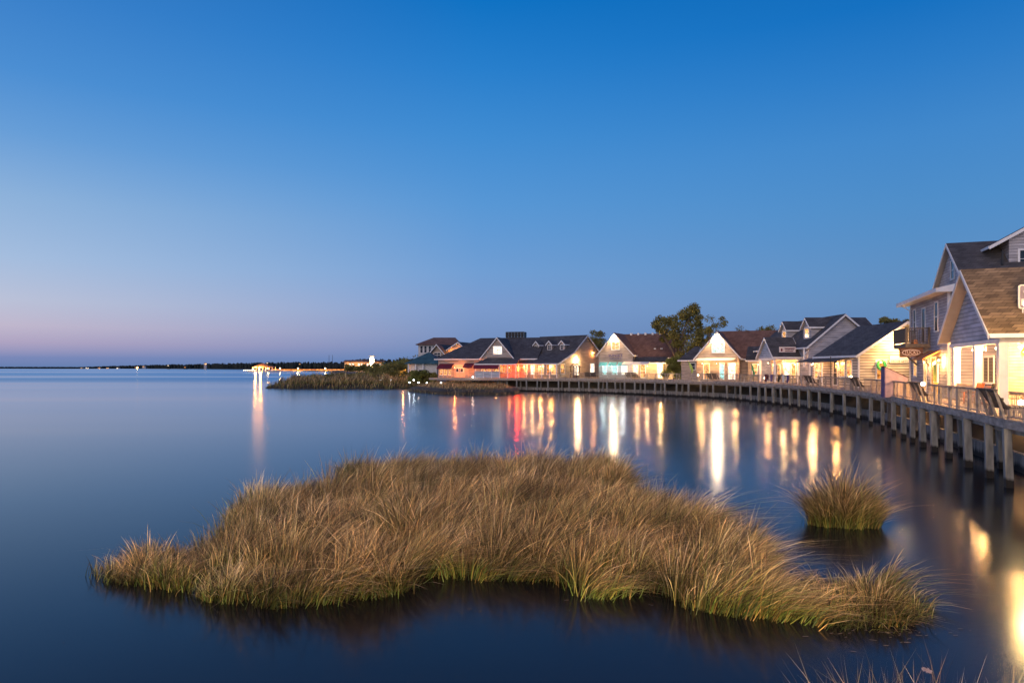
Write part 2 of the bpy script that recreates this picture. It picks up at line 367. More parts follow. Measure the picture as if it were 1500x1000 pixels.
# wind-ruffled bands on the open sound: weaker sky reflection put into the gloss colour
sy = n.new('ShaderNodeSeparateXYZ'); l.new(tcw.outputs['Object'], sy.inputs[0])
fy = n.new('ShaderNodeMapRange'); l.new(sy.outputs[1], fy.inputs[0]); fy.inputs[1].default_value = 95; fy.inputs[2].default_value = 260
bn = n.new('ShaderNodeMapRange'); l.new(wn((.0016, .0085, 1), 4, math.radians(-14)), bn.inputs[0]); bn.inputs[1].default_value = .56; bn.inputs[2].default_value = .47
mm_ = math_(n, l, 'MULTIPLY', fy.outputs[0], math_(n, l, 'ADD', math_(n, l, 'MULTIPLY', bn.outputs[0], .75), .25))
rf = n.new('ShaderNodeMix'); rf.data_type = 'RGBA'; rf.blend_type = 'MULTIPLY'; l.new(mm_, rf.inputs[0]); rf.inputs[7].default_value = (.40, .66, .86, 1)
l.new(gl.inputs['Color'].links[0].from_socket, rf.inputs[6]); l.new(rf.outputs[2], gl.inputs['Color'])
df = n.new('ShaderNodeBsdfDiffuse'); df.inputs[0].default_value = (.009, .0085, .010, 1)
mxs = n.new('ShaderNodeMixShader'); l.new(fr.outputs[0], mxs.inputs[0]); l.new(df.outputs[0], mxs.inputs[1]); l.new(gl.outputs[0], mxs.inputs[2]); l.new(mxs.outputs[0], n['Material Output'].inputs[0])
w_ = MB(); w_.add([(-16000, -200, 0), (16000, -200, 0), (16000, 20000, 0), (-16000, 20000, 0)], [(0, 1, 2, 3)])
tag(w_.build('water', m), 'calm dark blue sound water mirroring the dusk sky and lights', kind='structure')
# ------------------------------------------------------------------ boardwalk
ET = [(1497,24.2),(1481,25.3),(1449,27.8),(1419,30.8),(1387,34.1),(1367,36.6),(1351,38.6),(1336,41),(1323,43.2),(1311,45.5),(1292,50.0),(1277,53.4),(1257,56.9),(1237,60.3),(1217,64),(1200,67.8),(1184,71.2),(1170,74.1),(1156,76.8),(1144,79.2),(1132,81.3),(1121,83.3),(1111,85.2),(1099,87.4),(1088,89.6),(1064,94),(1045,97),(1026,99.4),(1009,101.2),(991,103),(973,105),(960,107),(945,109),(930,111),(915,113),(901,114.8),(889,116),(878,117.2),(862,118.8),(849,120),(834,121.2),(818,122.4),(803,123.6),(787,124.8),(771,126.2),(757,127.5),(743,128.8),(729,130)]
EDGE = [Vector(((px-CX)/F*Y, Y)) for px, Y in ET]
NEAR = [Vector(p) for p in ((13.6,-8),(14.4,-2),(15.1,4),(15.9,10),(16.9,16.4),(17.3,19.0),(17.7,21.6))]
PATH = NEAR+EDGE
PATH = [PATH[0]]+[(PATH[i-1]+PATH[i]*2+PATH[i+1])/4 for i in range(1, len(PATH)-1)]+[PATH[-1]]
def nrm(i, P=PATH):
    d = (P[min(i+1, len(P)-1)]-P[max(i-1, 0)]).normalized(); return Vector((d.y, -d.x))
NR = [nrm(i) for i in range(len(PATH))]
def off(i, o): return PATH[i]+NR[i]*o
def at_px(px, o=0.0):
    """point of the boardwalk edge seen at a photo column, moved o metres inland, and the edge direction there"""
    best = None
    for i in range(len(NEAR), len(PATH)-1):
        a = PATH[i].x/PATH[i].y*F+CX; b = PATH[i+1].x/PATH[i+1].y*F+CX
        if b <= px <= a:
            t = (a-px)/(a-b); d = (PATH[i+1]-PATH[i]).normalized(); return PATH[i].lerp(PATH[i+1], t)+Vector((d.y, -d.x))*o, d
    raise ValueError(px)
ZD = 2.55
BW0 = Vector((28.2, 53.8, 0))
bw = empty('boardwalk', BW0, 0, 'long weathered wooden boardwalk on pilings curving round the bay', 'boardwalk')
class MW(MB):
    """mesh builder in world coordinates for things whose Empty stands at o"""
    def __init__(s, o): super().__init__(); s.o = Vector(o)
    def build(s, name, mat, parent=None):
        s.v = [tuple(Vector(v)-s.o) for v in s.v]; return super().build(name, mat, parent)
def strip(m, o0, o1, z0, z1, i0=0, i1=None, closed_t=None):
    i1 = len(PATH)-1 if i1 is None else i1
    for i in range(i0, i1):
        a, b, c, d = off(i, o0), off(i+1, o0), off(i+1, o1), off(i, o1)
        m.slab([(a.x, a.y, z1), (b.x, b.y, z1), (c.x, c.y, z1), (d.x, d.y, z1)], z1-z0)
def widths(i):
    Y = PATH[i].y
    return 2.3 if Y < 48 else min(3.3, 2.3+(Y-48)*.08)
m = MW(BW0)
for i in range(len(PATH)-1):                       # deck boards, one slab each
    a, b = PATH[i], PATH[i+1]; L = (b-a).length; k = max(1, int(L/.30)) if a.y < 60 else max(1, int(L/.8))
    for j in range(k):
        t0 = j/k; t1 = (j+1)/k-.012*k/L*.8/k*1.0
        p0 = a.lerp(b, t0); p1 = a.lerp(b, t1); n0 = NR[i].lerp(NR[i+1], t0); n1 = NR[i].lerp(NR[i+1], t1)
        w0 = widths(i); q0 = p0+n0*w0; q1 = p1+n1*w0; p0 = p0-n0*.08; p1 = p1-n1*.08
        dz = random.uniform(-.004, .004)
        m.slab([(p0.x, p0.y, ZD+dz), (p1.x, p1.y, ZD+dz), (q1.x, q1.y, ZD+dz), (q0.x, q0.y, ZD+dz)], .05)
m.build('deck', 'deck', bw)
m = MW(BW0)
for i in range(len(PATH)-1):
    for o, z0, z1 in ((-.03, ZD-.34, ZD-.055), (.22, ZD-.55, ZD-.345), (2.0, ZD-.36, ZD-.055)):
        a, b = off(i, o), off(i+1, o)
        m.beam((a.x, a.y, (z0+z1)/2), (b.x, b.y, (z0+z1)/2), .07, z1-z0)
m.build('fascia_beam', 'deck', bw)
# piling material: pale timber with the dark tidal band at its foot
pm, n, l, p = nmat('piling_timber')
v = mapping(n, l, (5, 5, 1.1)); t = n.new('ShaderNodeTexNoise'); t.inputs['Scale'].default_value = 1; t.inputs['Detail'].default_value = 5; l.new(v, t.inputs[0])
base = ramp(n, l, t.outputs[0], [(.3, (.16, .16, .15)), (.7, (.36, .35, .32))])
tc = n.new('ShaderNodeTexCoord'); sp = n.new('ShaderNodeSeparateXYZ'); l.new(tc.outputs['Object'], sp.inputs[0])
zf = math_(n, l, 'ADD', sp.outputs[2], math_(n, l, 'MULTIPLY', t.outputs[0], .25))
wet = ramp(n, l, zf, [(.40, (.08, .07, .065)), (.52, (1, 1, 1))])
mx = n.new('ShaderNodeMix'); mx.data_type = 'RGBA'; mx.blend_type = 'MULTIPLY'; mx.inputs[0].default_value = 1
l.new(base, mx.inputs[6]); l.new(wet, mx.inputs[7]); l.new(mx.outputs[2], p.inputs['Base Color']); p.inputs['Roughness'].default_value = .85
M['piling'] = pm
k = 0
for i in range(2, len(PATH)):
    a = off(i, .02); d = NR[i]
    pl = MB(); w = (.145 if a.y < 40 else max(.105, .145-(a.y-40)*.0018))*random.uniform(.86, 1.12)
    ang = math.atan2(d.y, d.x)+random.uniform(-.06, .06); ca, sa = math.cos(ang), math.sin(ang); lx, ly = random.uniform(-.05, .05), random.uniform(-.05, .05)
    vs = []
    for z, q, ox, oy in ((-.8, w, -lx, -ly), (ZD-.35, w*.96, lx, ly)):
        for sx, sy in ((-1,-1),(1,-1),(1,1),(-1,1)): vs.append((ox+(sx*ca-sy*sa)*q, oy+(sx*sa+sy*ca)*q, z))
    pl.add(vs, [(0,3,2,1),(4,5,6,7),(0,1,5,4),(1,2,6,5),(2,3,7,6),(3,0,4,7)])
    o = pl.build('piling', 'piling', bw); o.location = (a.x-BW0.x, a.y-BW0.y, 0)
    if i % 2 == 0:
        b = off(i, 1.3); c = o.copy(); COL.objects.link(c); c.parent = bw; c.location = (b.x-BW0.x, b.y-BW0.y, 0)
# railing: posts, cap, bottom rail, balusters
M['benchwood'] = wood('bench_timber', (.11, .085, .07), .35, (3, 3, 3))
BENCH = [866, 926, 1045, 1188, 1257, 1349, 1461]
bspan = []
for px in BENCH:
    c, d = at_px(px); bspan.append((c, 1.45 if c.y > 40 else 1.25))
def in_bench(p): return any((p-c).length < r for c, r in bspan)
ZR = 3.58; mr_ = MW(BW0); e_ = .009
def flush():
    global mr_
    if mr_.v: mr_.build('railing', 'rail', bw)
    mr_ = MW(BW0)
for i in range(3, len(PATH)-1):
    a, b = off(i, .08), off(i+1, .08); L = (b-a).length; kk = max(1, round(L/.48)); ps = max(1, round(kk/4))
    for j in range(kk):
        p0, p1 = a.lerp(b, j/kk), a.lerp(b, (j+1)/kk)
        if in_bench((p0+p1)/2): flush(); continue
        if j % 4 == 0 or not mr_.v: mr_.box((p0.x-.055, p0.y-.055, ZD-.3), (p0.x+.055, p0.y+.055, ZR-.02))
        mr_.beam((p0.x, p0.y, ZR), (p1.x, p1.y, ZR), .14, .04); mr_.beam((p0.x, p0.y, ZR-.06), (p1.x, p1.y, ZR-.06), .04, .05); mr_.beam((p0.x, p0.y, ZD+.1), (p1.x, p1.y, ZD+.1), .04, .05)
        for t in ((.17, .5, .83) if a.y < 60 else (.5,)):
            q = p0.lerp(p1, t)
            mr_.add([(q.x+sx*e_, q.y+sy*e_, z) for z in (ZD+.1, ZR-.1) for sx, sy in ((-1,-1),(1,-1),(1,1),(-1,1))], [(0,1,5,4),(1,2,6,5),(2,3,7,6),(3,0,4,7)])
    if i % 9 == 0: flush()
flush()

# benches with leaning slatted backs set into the rail
BL = {866: 'slatted bench on the boardwalk in front of the gable with the floodlit doorway', 926: 'slatted bench on the boardwalk before the shop with small awnings',
      1045: 'slatted bench set in the rail before the gable with the glowing peak window', 1188: 'broad slatted bench back beside the tall narrow banner stand',
      1257: 'slatted bench on the boardwalk before the corner of the clapboard cottage', 1349: 'slatted bench with leaning back below the round sign and balcony',
      1461: 'nearest slatted bench leaning out over the water, light through its slats'}
def bench_at(px):
    c, d = at_px(px, 0.0); i0 = Vector((d.y, -d.x)); hl = 1.3 if c.y > 40 else 1.12
    o3 = Vector((c.x, c.y, ZD)); root = empty('bench', o3, 0, BL[px], 'bench', 'slatted benches set along the boardwalk rail')
    P = lambda a, o, z: (o3.x+d.x*a+i0.x*o, o3.y+d.y*a+i0.y*o, z)
    m = MW(o3)
    for z, o in ((ZD+.42, .12), (ZD+.74, -.10), (ZD+1.06, -.32)): m.beam(P(-hl, o, z), P(hl, o, z), .05, .11)
    n_ = 11
    for k in range(n_):
        a = -hl+.08+(2*hl-.16)*k/(n_-1); m.beam(P(a, .10, ZD+.36), P(a, -.36, ZD+1.08), .13, .035, up=(i0.x, i0.y, .6))
    m.beam(P(-hl-.04, -.36, ZD+1.10), P(hl+.04, -.36, ZD+1.10), .16, .045)
    m.build('backrest', 'benchwood', root)
    m = MW(o3)
    for k in range(5): m.beam(P(-hl, .16+k*.105, ZD+.42), P(hl, .16+k*.105, ZD+.42), .085, .04)
    m.build('seat', 'benchwood', root)
    for a in (-hl+.05, 0, hl-.05):
        m = MW(o3); m.beam(P(a, .14, ZD+.02), P(a, .14, ZD+.40), .09, .09); m.beam(P(a, .58, ZD+.02), P(a, .58, ZD+.40), .09, .09); m.beam(P(a, .1, ZD+.36), P(a, .66, ZD+.36), .05, .08)
        m.beam(P(a, .05, ZD-.25), P(a, -.34, ZD+1.06), .07, .09); m.build('leg', 'rail', root)
for px in BENCH: bench_at(px)

# bulkhead behind the pilings, with cap
bo = Vector((31, 74, 0)); m = MW(bo)
for i in range(len(PATH)-1):
    a, b = off(i, 1.75), off(i+1, 1.75); m.beam((a.x, a.y, .10), (b.x, b.y, .10), .12, 1.3)
bk = empty('bulkhead', bo, 0, 'low pale plank bulkhead holding the bank behind the boardwalk pilings', 'retaining wall')
wm, n, l, p = nmat('bulkhead_plank')
tc = n.new('ShaderNodeTexCoord'); sp = n.new('ShaderNodeSeparateXYZ'); l.new(tc.outputs['Object'], sp.inputs[0])
v = mapping(n, l, (4, 4, .6)); t = n.new('ShaderNodeTexNoise'); t.inputs['Scale'].default_value = 1; t.inputs['Detail'].default_value = 5; l.new(v, t.inputs[0])
base = ramp(n, l, t.outputs[0], [(.3, (.13, .12, .11)), (.7, (.34, .31, .28))])
wet = ramp(n, l, math_(n, l, 'ADD', sp.outputs[2], math_(n, l, 'MULTIPLY', t.outputs[0], .5)), [(.45, (.06, .055, .06)), (.68, (1, 1, 1))])
mx = n.new('ShaderNodeMix'); mx.data_type = 'RGBA'; mx.blend_type = 'MULTIPLY'; mx.inputs[0].default_value = 1
l.new(base, mx.inputs[6]); l.new(wet, mx.inputs[7]); l.new(mx.outputs[2], p.inputs['Base Color']); p.inputs['Roughness'].default_value = .85
m.build('planking', wm, bk)
m = MW(bo)
for i in range(len(PATH)-1):
    a, b = off(i, 1.75), off(i+1, 1.75); m.beam((a.x, a.y, .785), (b.x, b.y, .785), .24, .06)
m.build('cap_board', 'pile', bk)

# ground behind
m = MB(); prev = None
OFFS = [(1.82, .70), (3.6, 2.30), (9, 2.33), (28, 2.4), (90, 2.6), (300, 3)]
vs = []; fs = []
for i in range(len(PATH)):
    for o, z in OFFS: q = off(i, o); vs.append((q.x, q.y, z))
for i in range(len(PATH)-1):
    for j in range(len(OFFS)-1):
        a = i*len(OFFS)+j; fs.append((a, a+1, a+1+len(OFFS), a+len(OFFS)))
m.add(vs, fs); g = m.build('ground', 'ground'); tag(g, 'dark bank and ground under and behind the houses', kind='structure')
def land(name, pts, z, label, skirt=-.5, mat='ground', s0=1.0):
    """low mound: pts = shoreline ring, inner ring raised"""
    c = sum((Vector(p) for p in pts), Vector((0, 0)))/len(pts); n_ = len(pts); vs = []; fs = []
    for k, (s, zz_) in enumerate(((s0, skirt), (s0*.985, z*.45), (s0*.94, z*.8), (.8, z), (.4, z), )):
        for p in pts: q = c+(Vector(p)-c)*s; vs.append((q.x, q.y, zz_))
    for k in range(4):
        for j in range(n_): fs.append((k*n_+j, k*n_+(j+1) % n_, (k+1)*n_+(j+1) % n_, (k+1)*n_+j))
    fs.append(tuple(4*n_+j for j in range(n_)))
    mm = MB(); mm.add(vs, fs); return tag(mm.build(name, mat), label, kind='structure')
# ------------------------------------------------------------------ houses, nearest first
def dvec(a, b): return (b[0]-a[0], b[1]-a[1])
ff = Vector((.33, .944)).normalized()
# --- near house with the corner porch
K = House('porch_house', (27.73, 43.18), -ff, 'nearest house: blue-grey gable above a white-posted porch, tan shingle roof')
KL = 9.2; KM = 4.6; KU = 5.95
K.body(0, KL, 0, 13, KU, 6.25, 9.85, 'y', 'side_blue', name='gable_wall')
K.roof(0, KL, 0, 13, 6.25, 9.85, 'y', 'roof_tan', over=.35, ends=(.6, .3))
K.box((0, 2.6, 2.62), (6.7, 13, KU-.01), 'wall', 'side_tan')
K.box((-.1, -.25, 2.2), (KL+.15, 13, 2.615), 'porch_floor', 'deck')
m = MB(); m.box((-.02, -.06, KU-.22), (KL+.02, .16, KU-.003)); m.box((KL-.18, .165, KU-.22), (KL+.02, 12.9, KU-.003)); m.build('porch_beam', 'trim', K.root)
for px in (1401, 1432): K.post(K.f(px, 0, .08)[0], .08, 2.62, KU-.223, .36)
K.post(KL-.1, .1, 2.62, KU-.223, .40)
for y in (4.6, 9.2): K.post(KL-.1, y, 2.62, KU-.223, .32)
u1, u2 = K.f(1401, 0, .08)[0], K.f(1432, 0, .08)[0]
m = MB()
for a, b in ((.25, u1-.22), (u1+.22, u2-.22), (u2+.22, KL-.35)):
    k = max(2, int((b-a)/.16))
    for j in range(k): m.box((a+(b-a)*j/k, .06, 2.70), (a+(b-a)*(j+.93)/k, .10, 3.45))
    m.box((a, .03, 3.45), (b, .14, 3.52))
m.build('porch_rail', 'side_cream', K.root)
K.winf(2.6, 1441, 524, 1456, 560, pane='glass', cols=2, rows=1, fw=.14, label='double sash window on the shaded porch wall')
K.winf(2.6, 1406, 531, 1412, 555, pane='lit_amber', cols=1, rows=2)
for x, y, pw in ((7.9, 1.2, 560), (3.2, .9, 800), (5.4, .9, 760), (1.2, .9, 480), (8.6, 5.5, 340)):
    K.light(x, y, KU-.4, pw, (1, .62, .30), r=.24)
# fascia-level gutter on the near eave
K.box((KL+.38, -.6, 5.98), (KL+.50, 13.2, 6.12), 'gutter', 'trim')
m = MB(); m.tube([(KL+.42, 12.9, 6.0), (KL+.1, 12.95, 5.6), (KL+.1, 12.95, 2.7)], .04); m.build('downspout', 'trim', K.root)
for a_, b_ in ((6.3, 3.2), (6.9, 6.8)): m = MB(); zz0 = 9.85-(a_-4.6)*.783; m.tube([(a_, b_, zz0-.1), (a_, b_, zz0+.55)], .06, 8); m.tube([(a_, b_, zz0+.55), (a_, b_, zz0+.62)], .09, 8); m.build('vent_pipe', 'black', K.root)

# yellow kite-like fish hanging in the porch
fo = K.world(8.55, 1.35, 5.25); fish = empty('hanging_fish', fo, math.atan2(K.u.y, K.u.x), 'yellow hoop-bodied fish ornament hanging under the near porch', 'ornament')
m = MB(); ring = []
for k in range(25):
    a = 2*math.pi*k/24; ring.append((.62*math.cos(a), 0, .40*math.sin(a)))
m.tube(ring, .11, 6); m.build('body', 'yellow', fish)
m = MB(); m.tube([(.62, 0, 0), (.85, 0, .05), (1.25, .02, .30)], [.12, .08, .04]); m.tube([(.62, 0, 0), (.9, 0, -.08), (1.2, .02, -.30)], [.12, .08, .04]); m.build('tail', 'yellow', fish)
m = MB(); m.tube([(-.5, 0, .05), (-.1, 0, -.1), (.5, 0, .15)], .06); m.tube([(-.3, 0, -.3), (0, 0, .1), (.2, 0, .36)], .05); m.build('cross_brace', 'orange', fish)
m = MB(); m.tube([(0, 0, .4), (0, 0, .60)], .012); m.build('cord', 'black', fish)
fo = K.world(6.9, 2.5, 5.25); f2 = MB(); f2.ball((0, 0, 0), .18, 1, 1.2); f2.ball((.05, 0, -.3), .15, 1, 1.3); f2.tube([(0, 0, .1), (.12, 0, .3)], .04)
f2 = f2.build('wall_ornament', 'yellow'); f2.location = fo; f2.rotation_euler = (0, 0, math.atan2(K.u.y, K.u.x)); tag(f2, 'small yellow seahorse ornament on the porch wall beside the dark window', 'ornament')
# roof sign at the frame edge
sv, sz = K.r(1508, 434, KL-1.0)
so = K.world(KL-1.0, sv, 0); so.z = sz
sg = empty('roof_sign', so, math.atan2(K.w.y, K.w.x), 'rounded white sign standing on the tan roof of the nearest house', 'sign')
m = MB(); pr = []
for sx, sz_ in ((1, 1), (-1, 1), (-1, -1), (1, -1)):
    for k in range(5):
        a = {(1, 1): 0, (-1, 1): 90, (-1, -1): 180, (1, -1): 270}[(sx, sz_)]+k*22.5
        pr.append((sx*.36+.12*math.cos(math.radians(a)), sz_*.50+.12*math.sin(math.radians(a))))
m.extr(pr, lambda a, b, w: (a, w, b), 0, .08); m.build('board', 'signwhite', sg)
m = MB(); m.extr([(a*.84, b*.9) for a, b in pr], lambda a, b, w: (a, w, b), -.012, 0.002); m.build('inset', 'mauve', sg)
text('C', .5, 'signwhite', sg, (-.12, -.02, .25), (math.pi/2, 0, 0))
m = MB(); m.box((-.36, -.03, -.45), (.32, -.013, -.12)); m.build('lower_panel', 'signwhite', sg)
m = MB(); m.box((-.3, .03, -1.2), (-.24, .07, -.5)); m.box((.24, .03, -1.2), (.3, .07, -.5)); m.build('post', 'trim', sg)

# --- two-storey house with balcony
J = House('balcony_house', (33.5, 57.4), -Vector((.318, .948)), 'tall grey two-storey house with balcony and dark steep gable roof')
JL = 11.0; JZ = 9.75
J.body(0, JL, 0, 12, 2.3, JZ, mat='side_violet')
m = MB()   # low roof skirt in front of the upper gable
m.slab([(-1.0, -.8, 9.92), (JL+.5, -.8, 9.92), (JL+.5, 2.6, 10.75), (-1.0, 2.6, 10.75)], .12)
m.build('skirt_roof', 'roof_dark', J.root)
m = MB(); m.box((-1.05, -.87, 9.66), (JL+.55, -.81, 9.94)); m.add([(JL+.52, -.8, 9.66), (JL+.52, 2.9, 9.66), (JL+.52, 2.9, 10.4), (JL+.52, 2.3, 10.7), (JL+.52, -.8, 9.94), (JL+.57, -.8, 9.66), (JL+.57, 2.9, 9.66), (JL+.57, 2.9, 10.4), (JL+.57, 2.3, 10.7), (JL+.57, -.8, 9.94)], [(0,1,2,3,4),(9,8,7,6,5),(0,4,9,5),(4,3,8,9),(3,2,7,8),(0,5,6,1),(1,6,7,2)])
m.box((-1.0, -.79, 9.68), (JL+.5, -.003, 9.74)); m.build('fascia', 'trim', J.root)
up, zp = J.f(1387, 356, 2.3); ul, zl = J.f(1368, 424, 2.3); ur = 2*up-ul
J.body(ul, ur, 2.6, 20, 9.9, zl, zp-.25, 'y', 'side_violet', name='gable_wall')
J.roof(ul, ur, 2.6, 20, zl, zp-.25, 'y', 'roof_dark', over=.25, ends=(.35, .3))
J.box((ul+.1, 3.0, 2.3), (ur-.1, 20, 9.895), 'rear_wall', 'side_violet')
m = MB(); m.box((JL-.14, -.03, 2.4), (JL+.03, .14, JZ)); m.box((-.03, -.03, 2.4), (.14, .14, JZ)); m.build('corner_board', 'trim', J.root)
m = MB(); m.tube([(.3, -.75, 9.7), (.3, -.1, 9.2), (.3, -.1, 2.7)], .045); m.build('downspout', 'trim', J.root)
m = MB(); m.tube([(ur-.9, 5.2, zl+1.0), (ur-.9, 5.2, zl+2.1)], .07, 8); m.build('vent_pipe', 'black', J.root)
J.winf(2.6, 1393.5, 384, 1398, 407, cols=1, fw=.12, label='narrow sash window in the high gable')
J.winf(0, 1338.5, 455, 1341.5, 489, cols=1); J.winf(0, 1369.5, 444, 1374, 484, cols=1)
a0, z1 = J.f(1351, 453); a1, _ = J.f(1355.5, 453); J.win('f', 0, a0, a1, 6.4, z1, pane='glass', cols=1, rows=1, name='door', label='glazed door opening on the balcony')
J.door(0, 1364.5, 524, 1371, 2.6, pane='lit_amber', rows=1); J.door(0, 1354, 524, 1357, 2.6, pane='lit_warm', rows=1)
J.winf(0, 1339, 527, 1343, 550, pane='lit_warm', cols=1)
# small hood over the door
a0, _ = J.f(1360, 515); a1, _ = J.f(1378, 515); m = MB(); m.slab([(a0, -1.1, 5.15), (a1, -1.1, 5.15), (a1, 0, 5.75), (a0, 0, 5.75)], .1); m.build('door_hood', 'brick', J.root)
J.light(a1+.7, -.3, 5.0, 260, (1, .6, .22)); J.light(a0+.3, -.35, 4.9, 230, (1, .6, .24)); pass
# balcony
BU0, BU1, BV, BZ = 2.2, 6.4, -1.67, 6.3
bal = J.box((BU0, BV, BZ-.28), (BU1, 0, BZ), 'balcony', 'blackrail')
m = MB()
m.box((BU0, BV, BZ+1.12), (BU1, BV+.08, BZ+1.2)); m.box((BU1-.08, BV+.085, BZ+1.12), (BU1, 0, BZ+1.2)); m.box((BU0, BV+.085, BZ+1.12), (BU0+.08, 0, BZ+1.2))
m.box((BU1-.07, BV+.085, BZ+.1), (BU1-.01, 0, BZ+.16)); m.box((BU0+.1, BV+.01, BZ+.1), (BU1-.1, BV+.07, BZ+.16))
for k in range(30): x = BU0+.05+k*(BU1-BU0-.2)/29; m.box((x, BV+.02, BZ+.16), (x+.05, BV+.06, BZ+1.12))
for k in range(11): y = BV+.15+k*(-BV-.2)/11; m.box((BU1-.06, y, BZ+.16), (BU1-.02, y+.045, BZ+1.12)); m.box((BU0+.02, y, BZ+.16), (BU0+.06, y+.045, BZ+1.12))
for x, y in ((BU0, BV), (BU1-.13, BV), (BU1-.13, -.15)): m.box((x-.005, y-.005, BZ), (x+.135, y+.135, BZ+1.24))
m.build('railing', 'blackrail', bal)
m = MB(); m.beam((BU1-.3, -.05, BZ-1.6), (BU1-.3, BV+.3, BZ-.3), .12, .12); m.beam((BU0+.3, -.05, BZ-1.6), (BU0+.3, BV+.3, BZ-.3), .12, .12); m.build('bracket', 'blackrail', bal)
# potted plants on the balcony
fo = J.world(5.6, -.9, BZ); m = MB(); m.box((-.5, -.15, 0), (.5, .15, .3)); pl = m.build('planter', 'brick'); pl.location = fo; pl.rotation_euler = (0, 0, math.atan2(J.u.y, J.u.x)); tag(pl, 'red planter box standing on the balcony', 'planter')
# hanging oval sign below the balcony
v0, z0 = J.r(1317.5, 509.5, BU1-.1); v1, z1 = J.r(1352, 523, BU1-.1)
so = J.world(BU1-.1, (v0+v1)/2, (z0+z1)/2); hs = empty('hanging_sign', so, math.atan2(J.w.y, J.w.x), 'brown plank sign with pale oval lettering panel hanging under the balcony', 'sign')
hw, hh = abs(v1-v0)/2, abs(z1-z0)/2
m = MB()
for k in range(4): m.box((-hw, -.03, -hh+k*hh/2+.01), (hw, .04, -hh+(k+1)*hh/2-.01))
m.build('planks', 'signwood', hs)
ov = [(hw*.78*math.cos(a*math.pi/14), hh*.68*math.sin(a*math.pi/14)) for a in range(28)]
m = MB(); m.extr(ov, lambda a, b, w: (a, w, b), -.055, -.031); m.build('oval_panel', 'signpale', hs)
ov = [(hw*.72*math.cos(a*math.pi/14), hh*.56*math.sin(a*math.pi/14)) for a in range(28)]
m = MB(); m.extr(ov, lambda a, b, w: (a, w, b), -.062, -.0555); m.build('oval_inset', 'signwood', hs)
text('TUCKS', .42, 'signpale', hs, (0, -.068, 0), (math.pi/2, 0, 0), w=hw*1.15)
# dormer on the near slope
UD = ur-1.3
va, za = J.r(1447, 366, UD); vb, zb_ = J.r(1500, 337, UD); vc, zc = J.r(1478, 395, UD)
sl = (zb_-za)/(vb-va); vpk = vc+2.6; zpk = za+sl*(vpk-va); zev = za+sl*(vc-va)
J.body(up+.3, UD, vc, 2*vpk-vc, zev-2.2, zev, zpk, 'x', 'side_violet', name='dormer')
J.roof(up+.3, UD, vc, 2*vpk-vc, zev, zpk-.05, 'x', 'roof_dark', over=(vc-va)*1.0, ends=(0, .35), name='dormer_roof')
J.winr(UD, 1494, 367, 1506, 391, cols=1, fw=.14, label='sash window in the roof dormer')

# --- clapboard cottage with floodlit gable
I = House('clapboard_cottage', (33.5, 74), (0, -1), 'cream clapboard cottage with brightly lit gable end and long dark roof')
I.body(0, 8, 0, 9, 2.3, 5.75, 8.75, 'x', 'side_cream')
I.roof(0, 8, 0, 9, 5.75, 8.75, 'x', 'roof_dark', over=.45, ends=(1.0, .45))
m = MB(); m.box((7.9, -.03, 2.4), (8.03, .12, 5.6)); m.build('corner_board', 'trim', I.root)
I.winf(0, 1230, 528, 1237.5, 551, pane='lit_warm', cols=1, label='tall lit window beside the porch door'); I.winf(0, 1241, 528, 1248, 551, pane='lit_warm', cols=1)
I.door(0, 1221, 528, 1226.5, 2.6, pane='glass')
I.winr(8, 1284.5, 529, 1297, 555, pane='lit_amber', cols=1, rows=2, fw=.14, label='lit window hung with a wreath on the gable end')
I.winr(8, 1335, 526, 1339, 556, pane='lit_warm', cols=1)
m = MB(); m.slab([(-3, -1.5, 5.15), (6.2, -1.5, 5.15), (6.2, -.01, 5.5), (-3, -.01, 5.5)], .1); m.build('porch_roof', 'roof_dark', I.root)
for x in (-2.6, .3, 3.2): I.post(x, -1.35, 2.6, 5.0, .14)
lk = I.box((-4.8, 1.2, 2.3), (-.02, 7, 5.3), 'side_wing', 'side_cream')
m = MB(); m.slab([(-5, .7, 5.3), (-.03, .7, 5.3), (-.03, 5, 6.6), (-5, 5, 6.6)], .12); m.build('wing_roof', 'roof_dark', I.root)
for x in (-4.2, -2.9, -1.4): I.win('f', 1.2, x, x+.8, 3.3, 4.9, pane='lit_warm', cols=1)
I.light(4.2, -.3, 4.9, 140, (1, .55, .2)); I.light(-.8, -.5, 4.9, 160, (1, .6, .3)); I.light(-3.2, .4, 4.8, 120, (1, .6, .3))
yv, yz = I.r(1316, 502, 8.9); I.light(9.2, yv, yz, 620, (1, .74, .42)); I.light(8.35, 2.0, 5.0, 50, (1, .6, .3))
m = MB()
for k in range(13):
    a = 2*math.pi*k/12; m.ball((.36*math.cos(a), 0, .36*math.sin(a)), .14, jit=.2)
wr = m.build('wreath', 'green'); wv, wz = I.r(1291, 535, 8.12); wr.location = I.world(8.14, wv, wz); wr.rotation_euler = (0, 0, 0); tag(wr, 'green wreath hanging in the lit gable window', 'wreath')
sv0, sz0 = I.r(1303, 521, 8.05); sv1, sz1 = I.r(1331, 531.5, 8.05)
so = I.world(8.05, (sv0+sv1)/2, (sz0+sz1)/2); gs = empty('shop_sign', so, 0, 'long white shop sign on the floodlit clapboard gable', 'sign')
m = MB(); m.box((-abs(sv1-sv0)/2, -.05, -abs(sz1-sz0)/2), (abs(sv1-sv0)/2, .04, abs(sz1-sz0)/2)); m.build('board', 'signwhite', gs)
text('DECOR GIFTS', .3, 'signwood', gs, (0, -.056, -.2), (math.pi/2, 0, 0), w=abs(sv1-sv0)*.85)

